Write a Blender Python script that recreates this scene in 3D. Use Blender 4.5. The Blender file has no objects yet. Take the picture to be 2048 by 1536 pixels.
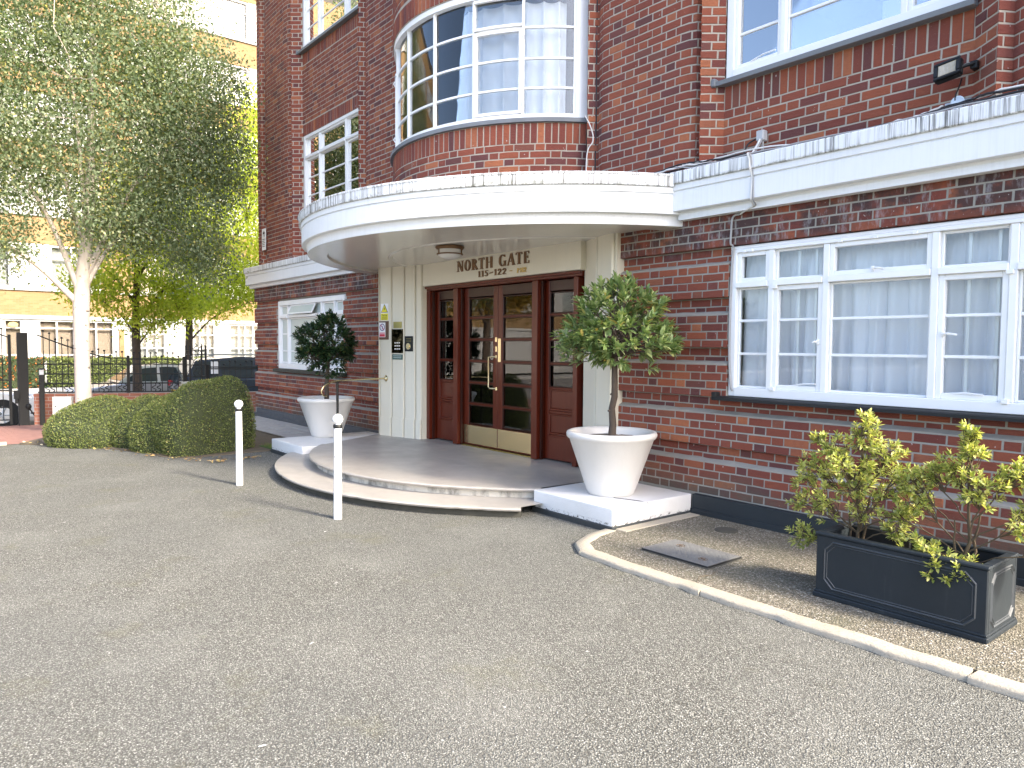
import bpy, bmesh, math, random
import numpy as np
from mathutils import Vector, Matrix
random.seed(11); RNG = np.random.default_rng(7)
S = bpy.context.scene; COL = S.collection
sin, cos, pi, rad = math.sin, math.cos, math.pi, math.radians

# ------------------------------------------------------------------ camera, sky, sun, exposure
FPX, YAW, PIT, ROL = 1463.1, 0.68056, 0.05187, -0.00721
def cam_axes():
    f = Vector((-cos(YAW)*cos(PIT), sin(YAW)*cos(PIT), -sin(PIT)))
    r = Vector((sin(YAW), cos(YAW), 0)); d = f.cross(r)
    return (cos(ROL)*r+sin(ROL)*d, -sin(ROL)*r+cos(ROL)*d, f)
CR, CD, CF = cam_axes(); CP = Vector((0, 0, 1.55))
cd = bpy.data.cameras.new('camera'); cam = bpy.data.objects.new('camera', cd); COL.objects.link(cam)
cd.sensor_fit = 'HORIZONTAL'; cd.sensor_width = 36; cd.lens = 36*FPX/2048; cd.clip_start = .05; cd.clip_end = 600
m = Matrix((CR, -CD, -CF)).transposed().to_4x4(); m.translation = CP; cam.matrix_world = m; S.camera = cam

SUN_AZ, SUN_EL = rad(14), rad(33)          # from +X, a little behind the facade plane
W = bpy.data.worlds.new('World'); S.world = W; W.use_nodes = True
nt = W.node_tree; bg = nt.nodes['Background']; sk = nt.nodes.new('ShaderNodeTexSky')
sk.sky_type = 'NISHITA'; sk.sun_disc = False; sk.sun_elevation = SUN_EL; sk.sun_rotation = pi/2-SUN_AZ
sk.air_density = .75; sk.dust_density = 3.0; sk.ozone_density = .6
nt.links.new(sk.outputs[0], bg.inputs[0]); bg.inputs[1].default_value = 0.15
sl = bpy.data.lights.new('sun', 'SUN'); so = bpy.data.objects.new('sun', sl); COL.objects.link(so)
sl.energy = 2.0; sl.angle = rad(8); sl.color = (1, .89, .72)
sd = Vector((cos(SUN_AZ)*cos(SUN_EL), sin(SUN_AZ)*cos(SUN_EL), sin(SUN_EL)))
so.rotation_euler = sd.to_track_quat('Z', 'Y').to_euler(); so.location = sd*40
S.view_settings.view_transform = 'Standard'; S.view_settings.look = 'None'
S.view_settings.gamma = 1; S.view_settings.use_curve_mapping = False
S.view_settings.exposure = 2.35
S.cycles.max_bounces = 8; S.cycles.transparent_max_bounces = 24

def proj(p):
    v = Vector(p)-CP; z = v.dot(CF)
    return (1024+FPX*v.dot(CR)/z, 768+FPX*v.dot(CD)/z, z) if z > .1 else (9e9, 9e9, z)

# ------------------------------------------------------------------ materials
def mat(name, base=(.5,.5,.5), rough=.7, metal=0, spec=.5):
    m = bpy.data.materials.new(name); m.use_nodes = True
    b = m.node_tree.nodes['Principled BSDF']
    b.inputs['Base Color'].default_value = (*base, 1); b.inputs['Roughness'].default_value = rough
    b.inputs['Metallic'].default_value = metal; b.inputs['Specular IOR Level'].default_value = spec
    return m
class NB:
    def __init__(s, m): s.m = m; s.t = m.node_tree; s.b = s.t.nodes['Principled BSDF']
    def n(s, typ, **kw):
        x = s.t.nodes.new(typ)
        for k, v in kw.items(): setattr(x, k, v)
        return x
    def l(s, a, b): s.t.links.new(a, b)
    def pos(s, scale=(1,1,1)):
        g = s.n('ShaderNodeNewGeometry'); mp = s.n('ShaderNodeMapping'); mp.inputs['Scale'].default_value = scale
        s.l(g.outputs['Position'], mp.inputs[0]); return mp.outputs[0]
    def noise(s, scale, detail=4, rough=.55, co=None):
        x = s.n('ShaderNodeTexNoise'); x.inputs['Scale'].default_value = scale; x.inputs['Detail'].default_value = detail
        x.inputs['Roughness'].default_value = rough; s.l(co if co is not None else s.pos(), x.inputs['Vector']); return x.outputs[0]
    def vor(s, scale, co=None, out='Distance', feat='F1'):
        x = s.n('ShaderNodeTexVoronoi', feature=feat); x.inputs['Scale'].default_value = scale
        s.l(co if co is not None else s.pos(), x.inputs['Vector']); return x.outputs[out]
    def ramp(s, f, stops, interp='LINEAR'):
        r = s.n('ShaderNodeValToRGB'); e = r.color_ramp; e.interpolation = interp
        while len(e.elements) < len(stops): e.elements.new(.5)
        for i, (p, c) in enumerate(stops):
            e.elements[i].position = p; e.elements[i].color = (*c, 1) if not isinstance(c, (int, float)) else (c, c, c, 1)
        s.l(f, r.inputs[0]); return r.outputs[0]
    def mix(s, f, a, b, typ='MIX'):
        x = s.n('ShaderNodeMix', data_type='RGBA', blend_type=typ)
        for sock, v in ((x.inputs[0], f), (x.inputs[6], a), (x.inputs[7], b)):
            if isinstance(v, (int, float)): sock.default_value = v
            elif isinstance(v, tuple): sock.default_value = (*v, 1)
            else: s.l(v, sock)
        return x.outputs[2]
    def math(s, op, a, b=0., clamp=False):
        x = s.n('ShaderNodeMath', operation=op, use_clamp=clamp)
        for i, v in enumerate((a, b)):
            if isinstance(v, (int, float)): x.inputs[i].default_value = v
            else: s.l(v, x.inputs[i])
        return x.outputs[0]
    def attr(s, name): x = s.n('ShaderNodeAttribute'); x.attribute_name = name; return x.outputs['Fac']
    def objrand(s): return s.n('ShaderNodeObjectInfo').outputs['Random']
    def z(s):
        g = s.n('ShaderNodeNewGeometry'); x = s.n('ShaderNodeSeparateXYZ'); s.l(g.outputs['Position'], x.inputs[0]); return x.outputs
    def maprange(s, v, a, b, c=0., d=1.):
        x = s.n('ShaderNodeMapRange'); s.l(v, x.inputs[0])
        for i, q in enumerate((a, b, c, d)): x.inputs[i+1].default_value = q
        return x.outputs[0]
    def col(s, c): s.l(c, s.b.inputs['Base Color']); return s
    def rough(s, c): s.l(c, s.b.inputs['Roughness']); return s
    def bump(s, h, strength=.3, dist=.01):
        x = s.n('ShaderNodeBump'); x.inputs['Strength'].default_value = strength; x.inputs['Distance'].default_value = dist
        s.l(h, x.inputs['Height']); s.l(x.outputs[0], s.b.inputs['Normal']); return s

def m_plain(name, base, rough=.7, metal=0, var=.12, scale=6, bump=.1, bscale=60):
    m = mat(name, base, rough, metal); k = NB(m)
    n = k.noise(scale, 5)
    k.col(k.mix(n, tuple(c*(1-var) for c in base), tuple(min(1, c*(1+var)) for c in base)))
    if bump: k.bump(k.noise(bscale, 4), bump, .004)
    return m
def m_brick(name, soot=True):
    m = mat(name, rough=.86, spec=.3); k = NB(m)
    t = k.math('FRACT', k.math('ADD', k.attr('tint'), k.objrand()))
    c = k.ramp(t, [(0, (.20,.058,.042)), (.18, (.30,.085,.048)), (.36, (.165,.050,.041)), (.52, (.36,.108,.052)), (.66, (.23,.068,.048)), (.78, (.46,.165,.074)), (.86, (.105,.048,.050)), (.93, (.15,.058,.054)), (1, (.30,.090,.054))])
    c = k.mix(k.math('MULTIPLY', k.noise(22, 5, .65), .55), c, (.15,.045,.036))
    sp = k.ramp(k.noise(120, 3, .7), [(.64, 0), (.72, 1)])
    c = k.mix(k.math('MULTIPLY', sp, .45), c, (.42,.3,.24))
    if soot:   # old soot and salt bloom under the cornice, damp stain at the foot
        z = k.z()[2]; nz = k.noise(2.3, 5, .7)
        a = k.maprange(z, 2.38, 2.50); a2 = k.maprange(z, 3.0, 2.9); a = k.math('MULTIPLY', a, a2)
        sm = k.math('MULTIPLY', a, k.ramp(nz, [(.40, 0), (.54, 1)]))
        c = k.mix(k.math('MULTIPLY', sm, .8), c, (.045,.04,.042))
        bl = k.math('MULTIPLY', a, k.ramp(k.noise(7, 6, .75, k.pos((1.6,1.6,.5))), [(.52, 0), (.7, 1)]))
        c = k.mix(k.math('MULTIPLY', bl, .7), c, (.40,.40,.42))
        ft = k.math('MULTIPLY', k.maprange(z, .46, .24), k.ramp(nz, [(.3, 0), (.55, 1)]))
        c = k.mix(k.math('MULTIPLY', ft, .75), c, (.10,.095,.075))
        wd = k.ramp(k.noise(26, 2), [(.735, 0), (.75, 1)])
        c = k.mix(k.math('MULTIPLY', wd, .6), c, (.6,.58,.54))
    k.col(c)
    cre = k.noise(34, 6, .75, k.pos((.7,.7,2.2)))
    k.bump(cre, .9, .012)
    return m
def m_mortar(name, c0, c1):
    m = mat(name, rough=.95, spec=.2); k = NB(m)
    k.col(k.mix(k.noise(9, 6, .7), c0, c1)); k.bump(k.noise(90, 4), .5, .006); return m
def m_white(name, base=(.80,.81,.80), streak=0, rough=.5, edge=None):
    m = mat(name, base, rough); k = NB(m)
    c = k.mix(k.noise(1.7, 5, .6), tuple(v*.93 for v in base), base)
    c = k.mix(k.math('MULTIPLY', k.ramp(k.noise(5, 6, .7, k.pos((3,3,.35))), [(.5, 0), (.75, 1)]), .16), c, (.5,.5,.46))
    if streak:
        st = k.ramp(k.noise(1, 7, .72, k.pos((46,46,1.1))), [(.48, 0), (.60, 1)])
        bg_ = k.ramp(k.noise(1.3, 3), [(.36, .12), (.56, 1)])
        f = k.math('MULTIPLY', k.math('MULTIPLY', st, bg_), streak)
        c = k.mix(f, c, (.07,.068,.058))
        if streak < .5: k.col(c); return m
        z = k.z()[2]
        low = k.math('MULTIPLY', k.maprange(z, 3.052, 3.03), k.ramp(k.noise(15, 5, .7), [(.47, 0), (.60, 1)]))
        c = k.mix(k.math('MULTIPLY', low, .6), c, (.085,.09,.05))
    k.col(c); k.bump(k.noise(26, 6, .6), .16, .01); return m
def m_leaf(name, stops, rough=.45, trans=.35, under=None):
    m = mat(name, rough=rough, spec=.4); k = NB(m)
    t = k.math('FRACT', k.math('ADD', k.attr('tint'), k.objrand()))
    c = k.ramp(t, stops)
    k.col(c)
    tr = k.n('ShaderNodeBsdfTranslucent'); k.l(k.mix(1.0, c, (1.25,1.25,.5), 'MULTIPLY'), tr.inputs[0])
    mx = k.n('ShaderNodeMixShader'); mx.inputs[0].default_value = trans
    k.l(k.b.outputs[0], mx.inputs[1]); k.l(tr.outputs[0], mx.inputs[2])
    k.l(mx.outputs[0], k.t.nodes['Material Output'].inputs[0]); return m
def m_glass(name, tint=(.965,.98,.98), refl=1.0, wave=.0):
    m = bpy.data.materials.new(name); m.use_nodes = True; t = m.node_tree
    for n in list(t.nodes):
        if n.type == 'BSDF_PRINCIPLED': t.nodes.remove(n)
    k = NB.__new__(NB); k.m = m; k.t = t
    tr = k.n('ShaderNodeBsdfTransparent'); tr.inputs[0].default_value = (*tint, 1)
    gl = k.n('ShaderNodeBsdfGlossy'); gl.inputs['Roughness'].default_value = .0; gl.inputs['Color'].default_value = (1,1,1,1)
    fr = k.n('ShaderNodeFresnel'); fr.inputs[0].default_value = 1.52
    if wave:
        bp = k.n('ShaderNodeBump'); bp.inputs['Strength'].default_value = wave; bp.inputs['Distance'].default_value = .01
        k.l(k.noise(3.2, 2, .5, k.pos((1,1,.6))), bp.inputs['Height']); k.l(bp.outputs[0], gl.inputs['Normal']); k.l(bp.outputs[0], fr.inputs['Normal'])
    mx = k.n('ShaderNodeMixShader'); k.l(k.math('MULTIPLY', fr.outputs[0], 1.9*refl, True), mx.inputs[0])
    k.l(tr.outputs[0], mx.inputs[1]); k.l(gl.outputs[0], mx.inputs[2]); k.l(mx.outputs[0], t.nodes['Material Output'].inputs[0])
    return m
def m_wood(name, a, b, rough=.3):
    m = mat(name, rough=rough, spec=.3); k = NB(m)
    n = k.noise(1, 6, .65, k.pos((30,30,2.5))); k.col(k.mix(n, a, b)); k.bump(n, .08, .004)
    k.b.inputs['Coat Weight'].default_value = .10; k.b.inputs['Coat Roughness'].default_value = .12; return m

M = {}
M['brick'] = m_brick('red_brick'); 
M['mortar_low'] = m_mortar('grey_mortar', (.25,.24,.21), (.39,.37,.325))
M['mortar_up'] = m_mortar('pale_mortar', (.33,.295,.245), (.48,.435,.365))
M['white'] = m_white('white_masonry_paint', (.80,.82,.83))
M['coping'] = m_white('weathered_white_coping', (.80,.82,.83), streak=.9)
M['fascia'] = m_white('white_fascia_paint', (.80,.82,.83), streak=.05)
M['soffit'] = m_white('glossy_cream_soffit', (.70,.68,.62), rough=.16)
M['cream'] = m_white('cream_stucco', (.72,.68,.56), rough=.55)
M['frame'] = m_plain('white_gloss_paint', (.82,.83,.83), .32, var=.04, bump=.03)
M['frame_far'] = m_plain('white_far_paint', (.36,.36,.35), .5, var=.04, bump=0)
M['lead'] = m_plain('grey_lead', (.17,.185,.20), .6, var=.25)
M['blacksill'] = m_plain('black_paint', (.007,.008,.009), .7, var=.3)
M['slate'] = m_plain('dark_plinth_paint', (.012,.018,.023), .6, var=.3, scale=4)
M['slate_far'] = m_plain('grey_slate', (.075,.085,.095), .6, var=.25)
M['glass'] = m_glass('window_glass', refl=.34, wave=.05); M['glass_up'] = m_glass('upper_window_glass', refl=3.4, wave=.04); M['glass_bow'] = m_glass('bowed_glass', refl=.75, wave=.10); M['glass_door'] = m_glass('door_glass', (.75,.78,.76), .62, .02)
M['glass_car'] = m_glass('car_glass', (.25,.29,.29), 1.4)
M['frost'] = m_plain('frosted_glass', (.50,.56,.53), .35, var=.06, bump=.15, bscale=120)
M['wood'] = m_wood('polished_mahogany', (.064,.0088,.0032), (.135,.020,.0075)); M['wood_dark'] = m_wood('dark_mahogany', (.024,.007,.005), (.05,.014,.009))
M['brass'] = m_plain('brushed_brass', (.72,.60,.36), .26, 1, var=.1, scale=3, bump=.02); M['brass_dull'] = m_plain('dull_brass', (.42,.34,.12), .35, 1, var=.15)
M['bronze'] = m_plain('aged_bronze', (.17,.095,.045), .5, .5, var=.3, scale=30); M['gilt'] = m_plain('gilt_letter', (.55,.40,.14), .4, .5, var=.1)
M['black'] = m_plain('black_metal', (.004,.005,.0055), .6, var=.2); M['pole'] = m_plain('black_gloss', (.012,.012,.013), .25, var=.1)
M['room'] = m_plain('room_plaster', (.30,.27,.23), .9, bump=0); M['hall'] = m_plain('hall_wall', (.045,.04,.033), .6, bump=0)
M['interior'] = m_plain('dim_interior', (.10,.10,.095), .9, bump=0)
M['lamp_glass'] = m_plain('opal_glass', (.62,.62,.60), .25, bump=0)
M['bark_birch'] = mat('birch_bark', rough=.8); k = NB(M['bark_birch'])
c = k.mix(k.noise(3.5, 4, .6), (.40,.31,.23), (.56,.54,.51)); c = k.mix(k.ramp(k.noise(5, 6, .7, k.pos((1,1,2.6))), [(.60, 0), (.68, 1)]), c, (.035,.03,.028)); k.col(c); k.bump(k.noise(30, 5), .4, .02)
M['bark'] = m_plain('brown_bark', (.075,.056,.042), .9, var=.45, scale=14, bump=.8, bscale=30); M['twig'] = m_plain('green_brown_twig', (.085,.06,.032), .8, var=.3)
M['soil'] = m_plain('potting_grit', (.16,.135,.105), .95, var=.5, scale=60, bump=1, bscale=60)
M['pot'] = m_white('white_glazed_pot', (.66,.645,.615), rough=.38); k = NB(M['pot'])
M['block'] = m_white('white_rough_render', (.82,.82,.82)); M['bollard'] = mat('chipped_white_paint', rough=.35); k = NB(M['bollard'])
k.col(k.mix(k.ramp(k.noise(17, 2), [(.68, 0), (.69, 1)]), (.84,.84,.85), (.20,.17,.16))); k.bump(k.noise(12, 3), .05, .01)
k = NB(M['block']); M['block'].node_tree.nodes['Principled BSDF']
zz_ = k.z()[2]; ch_ = k.math('MULTIPLY', k.ramp(k.noise(20, 6, .8, k.pos((1,1,1.6))), [(.53, 0), (.56, 1)]), k.maprange(zz_, .085, .062))
k.col(k.mix(k.math('MULTIPLY', ch_, .92), k.mix(k.ramp(k.noise(2.2, 6, .7), [(.45, 0), (.75, .35)]), (.70,.70,.69), (.50,.49,.45)), (.05,.047,.042)))
k.bump(k.noise(130, 3), .5, .006)
M['base_black'] = m_plain('bitumen_edge', (.03,.035,.037), .6, var=.3)
M['stone'] = mat('worn_step_stone', rough=.42); k = NB(M['stone'])
c = k.mix(k.noise(1.4, 6, .65), (.27,.255,.235), (.42,.39,.355)); c = k.mix(k.math('MULTIPLY', k.ramp(k.noise(2.6, 6, .7, k.pos((.6,1.8,1))), [(.5, 0), (.72, 1)]), .35), c, (.20,.20,.205)); k.col(c); k.rough(k.ramp(k.noise(3, 4), [(.3, .28), (.7, .5)])); k.bump(k.noise(70, 4), .12, .004)
M['riser'] = mat('stained_riser', rough=.8); k = NB(M['riser'])
c = k.mix(k.ramp(k.noise(3, 6, .72, k.pos((1.4,1.4,.7))), [(.44, 0), (.62, 1)]), (.55,.52,.46), (.17,.16,.14)); k.col(c); k.bump(k.noise(40, 5), .4, .006)
M['riser_dark'] = m_plain('damp_dark_riser', (.055,.053,.042), .9, var=.5, scale=12, bump=.6)
# ground
M['asphalt'] = mat('worn_asphalt', rough=.9, spec=.25); k = NB(M['asphalt'])
v = k.n('ShaderNodeTexVoronoi'); v.inputs['Scale'].default_value = 135; k.l(k.pos(), v.inputs['Vector'])
sp = k.n('ShaderNodeSeparateColor'); k.l(v.outputs['Color'], sp.inputs[0])
c = k.ramp(sp.outputs[0], [(0, (.10,.102,.09)), (.25, (.16,.163,.145)), (.6, (.215,.217,.195)), (.9, (.30,.302,.27)), (1, (.48,.48,.44))])
c = k.mix(k.ramp(v.outputs['Distance'], [(.30, 0), (.62, .85)]), c, (.05,.047,.04))
big = k.noise(.55, 6, .62); c = k.mix(k.ramp(big, [(.35, .0), (.62, .32)]), c, (.125,.128,.122)); c = k.mix(k.ramp(k.noise(.9, 5, .6), [(.50, 0), (.72, .18)]), c, (.30,.30,.275))
c = k.mix(k.math('MULTIPLY', k.ramp(k.noise(1.6, 7, .72), [(.56, 0), (.74, 1)]), .5), c, (.12,.115,.065))
c = k.mix(k.ramp(k.noise(9, 3, .5), [(.735, 0), (.75, .5)]), c, (.5,.5,.48))
k.col(c); hh = k.math('ADD', k.math('MULTIPLY', v.outputs['Distance'], -1.), k.noise(45, 4)); k.bump(hh, .8, .008)
M['aggregate'] = mat('exposed_aggregate', rough=.9, spec=.25); k = NB(M['aggregate'])
v = k.n('ShaderNodeTexVoronoi'); v.inputs['Scale'].default_value = 95; k.l(k.pos(), v.inputs['Vector'])
sp = k.n('ShaderNodeSeparateColor'); k.l(v.outputs['Color'], sp.inputs[0])
c = k.ramp(sp.outputs[0], [(0, (.10,.088,.065)), (.3, (.18,.16,.125)), (.65, (.25,.228,.185)), (.92, (.37,.345,.29)), (1, (.58,.56,.51))])
c = k.mix(k.ramp(v.outputs['Distance'], [(.32, 0), (.64, .75)]), c, (.065,.06,.045)); c = k.mix(k.math('MULTIPLY', k.ramp(k.noise(2.2, 6, .7), [(.45, 0), (.7, 1)]), .45), c, (.115,.115,.075))
k.col(c); k.bump(k.math('MULTIPLY', v.outputs['Distance'], -1.), .9, .008)
M['kerb'] = mat('pale_kerb_stone', rough=.9); k = NB(M['kerb'])
c = k.mix(k.noise(3, 6, .7), (.26,.232,.18), (.43,.39,.32)); c = k.mix(k.math('MULTIPLY', k.ramp(k.noise(60, 3), [(.58, 0), (.68, 1)]), .4), c, (.16,.14,.11)); k.col(c); k.bump(k.noise(50, 5, .7), .7, .01)
M['paver'] = m_plain('red_paver', (.26,.13,.105), .9, var=.25, scale=8, bump=.3)
M['dirt'] = m_plain('bare_earth', (.10,.08,.055), .95, var=.5, scale=9, bump=.8)
M['road'] = m_plain('street_asphalt', (.21,.20,.185), .9, var=.12); M['flag'] = m_plain('pale_flagstone', (.36,.35,.33), .9, var=.2)
M['iron_cover'] = m_plain('cast_iron_cover', (.15,.15,.145), .85, 0, var=.3, scale=14, bump=.3)
M['rust'] = m_plain('rusty_keyhole', (.10,.055,.025), .9)
M['leadbox'] = mat('lead_grey_fibreglass', rough=.55, spec=.3); k = NB(M['leadbox'])
c = k.mix(k.noise(3, 6, .7), (.008,.012,.016), (.020,.027,.033)); c = k.mix(k.math('MULTIPLY', k.ramp(k.noise(1, 6, .7, k.pos((14,14,1.2))), [(.55, 0), (.75, 1)]), .5), c, (.05,.06,.065)); k.col(c); k.bump(k.noise(30, 5), .12, .006)
M['leadworn'] = m_plain('worn_lead_edge', (.055,.062,.068), .5, var=.35, scale=20)
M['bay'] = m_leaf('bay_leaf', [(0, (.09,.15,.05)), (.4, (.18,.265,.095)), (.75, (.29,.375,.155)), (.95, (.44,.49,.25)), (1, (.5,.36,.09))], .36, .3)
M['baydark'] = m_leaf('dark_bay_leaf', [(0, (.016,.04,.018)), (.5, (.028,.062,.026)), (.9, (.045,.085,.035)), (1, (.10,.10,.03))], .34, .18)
M['gold'] = m_leaf('yellow_green_leaf', [(0, (.20,.26,.06)), (.4, (.38,.42,.115)), (.7, (.54,.55,.18)), (.9, (.66,.64,.27)), (1, (.17,.25,.07))], .38, .35)
M['hedge'] = m_leaf('box_leaf', [(0, (.07,.092,.026)), (.4, (.115,.15,.04)), (.75, (.165,.20,.055)), (.95, (.22,.25,.08)), (1, (.27,.2,.08))], .5, .25)
M['birch'] = m_leaf('birch_leaf', [(0, (.10,.145,.08)), (.4, (.16,.215,.12)), (.7, (.225,.28,.165)), (.95, (.31,.35,.23)), (1, (.44,.40,.12))], .38, .45)
M['lime'] = m_leaf('robinia_leaf', [(0, (.28,.37,.04)), (.5, (.46,.54,.07)), (.85, (.62,.66,.12)), (1, (.18,.28,.05))], .5, .55)
M['autumn'] = m_leaf('autumn_leaf', [(0, (.18,.12,.02)), (.5, (.30,.20,.03)), (.85, (.42,.26,.04)), (1, (.10,.12,.03))], .5, .4)
M['pyra'] = m_leaf('firethorn_leaf', [(0, (.02,.045,.016)), (.5, (.035,.07,.022)), (.8, (.06,.10,.03)), (.9, (.42,.11,.02)), (1, (.5,.14,.03))], .5, .2)
M['litter'] = m_leaf('fallen_leaf', [(0, (.20,.12,.05)), (.5, (.33,.22,.10)), (.85, (.45,.36,.12)), (1, (.5,.45,.35))], .8, .1)
M['hcore'] = m_plain('hedge_wood', (.03,.04,.015), .95, bump=0)
M['tan'] = mat('tan_brick', rough=.9); k = NB(M['tan'])
bt = k.n('ShaderNodeTexBrick'); bt.inputs['Scale'].default_value = 1; bt.inputs['Brick Width'].default_value = .225; bt.inputs['Row Height'].default_value = .075; bt.inputs['Mortar Size'].default_value = .006
bt.inputs['Color1'].default_value = (.20,.120,.048,1); bt.inputs['Color2'].default_value = (.26,.17,.078,1); bt.inputs['Mortar'].default_value = (.22,.16,.10,1)
sx = k.n('ShaderNodeSeparateXYZ'); cx = k.n('ShaderNodeCombineXYZ'); g = k.n('ShaderNodeNewGeometry'); k.l(g.outputs['Position'], sx.inputs[0])
k.l(k.math('ADD', sx.outputs[1], sx.outputs[0]), cx.inputs[0]); k.l(sx.outputs[2], cx.inputs[1]); k.l(cx.outputs[0], bt.inputs['Vector'])
k.col(k.mix(k.math('MULTIPLY', k.noise(1.5, 5), .35), bt.outputs[0], (.15,.09,.035)))
M['redwall'] = mat('low_brick_wall', rough=.9); k = NB(M['redwall'])
bt = k.n('ShaderNodeTexBrick'); bt.inputs['Scale'].default_value = 1; bt.inputs['Brick Width'].default_value = .225; bt.inputs['Row Height'].default_value = .075; bt.inputs['Mortar Size'].default_value = .006
bt.inputs['Color1'].default_value = (.26,.09,.06,1); bt.inputs['Color2'].default_value = (.36,.15,.09,1); bt.inputs['Mortar'].default_value = (.36,.30,.26,1)
sx = k.n('ShaderNodeSeparateXYZ'); cx = k.n('ShaderNodeCombineXYZ'); g = k.n('ShaderNodeNewGeometry'); k.l(g.outputs['Position'], sx.inputs[0])
k.l(sx.outputs[1], cx.inputs[0]); k.l(sx.outputs[2], cx.inputs[1]); k.l(cx.outputs[0], bt.inputs['Vector']); k.col(bt.outputs[0])
M['net'] = mat('white_net_curtain', (.88,.89,.94), .9); k = NB(M['net'])
tr = k.n('ShaderNodeBsdfTranslucent'); tr.inputs[0].default_value = (.7,.72,.8,1); mx = k.n('ShaderNodeMixShader'); mx.inputs[0].default_value = .08
k.l(k.b.outputs[0], mx.inputs[1]); k.l(tr.outputs[0], mx.inputs[2]); k.l(mx.outputs[0], k.t.nodes['Material Output'].inputs[0])
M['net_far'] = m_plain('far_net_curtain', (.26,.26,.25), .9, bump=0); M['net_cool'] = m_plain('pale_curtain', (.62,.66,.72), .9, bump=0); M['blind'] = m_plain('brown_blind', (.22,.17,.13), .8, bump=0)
M['cable_w'] = m_plain('white_cable', (.68,.68,.66), .5, bump=0); M['cable_g'] = m_plain('grey_cable', (.34,.34,.34), .5, bump=0); M['cable_b'] = m_plain('black_cable', (.015,.015,.017), .5, bump=0)
M['plastic_grey'] = m_plain('grey_plastic', (.42,.44,.46), .5, bump=0); M['galv'] = m_plain('galvanised', (.55,.57,.58), .38, .7, var=.2, scale=20)
M['led'] = m_plain('led_panel', (.42,.36,.24), .4, bump=0); M['yellow'] = m_plain('yellow_sign', (.80,.72,.03), .5, bump=0); M['red'] = m_plain('red_sign', (.62,.05,.09), .5, bump=0)
M['signwhite'] = m_plain('white_sign', (.82,.82,.84), .5, bump=0); M['ink'] = m_plain('black_ink', (.02,.02,.02), .6, bump=0); M['purple'] = m_plain('purple_ink', (.12,.05,.2), .6, bump=0)
M['green_sign'] = m_plain('green_plate', (.012,.075,.055), .4, bump=0); M['timber'] = m_plain('brown_board', (.12,.065,.04), .6)
M['carsilver'] = m_plain('silver_paint', (.42,.45,.49), .28, .6, var=.03, bump=0); M['carblue'] = m_plain('dark_blue_paint', (.045,.06,.085), .2, .3, var=.03, bump=0); M['carwhite'] = m_plain('white_paint', (.80,.80,.80), .25, 0, var=.02, bump=0)
for q in ('carsilver', 'carblue', 'carwhite'): M[q].node_tree.nodes['Principled BSDF'].inputs['Coat Weight'].default_value = .6
M['tyre'] = m_plain('tyre_rubber', (.02,.02,.02), .9, bump=0); M['rim'] = m_plain('alloy', (.55,.56,.58), .35, .8, bump=0)
M['redlamp'] = m_plain('red_lens', (.55,.02,.02), .2, bump=0); M['amber'] = m_plain('amber_plate', (.75,.45,.03), .5, bump=0); M['clear'] = m_plain('clear_lens', (.75,.77,.8), .15, bump=0)
M['cabinet'] = m_plain('cream_cabinet', (.74,.71,.64), .5, bump=0); M['capstone'] = m_plain('stone_cap', (.52,.47,.38), .9, var=.2)
M['grass'] = m_plain('lawn', (.05,.11,.02), .9, var=.4, scale=40, bump=.8)

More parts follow.
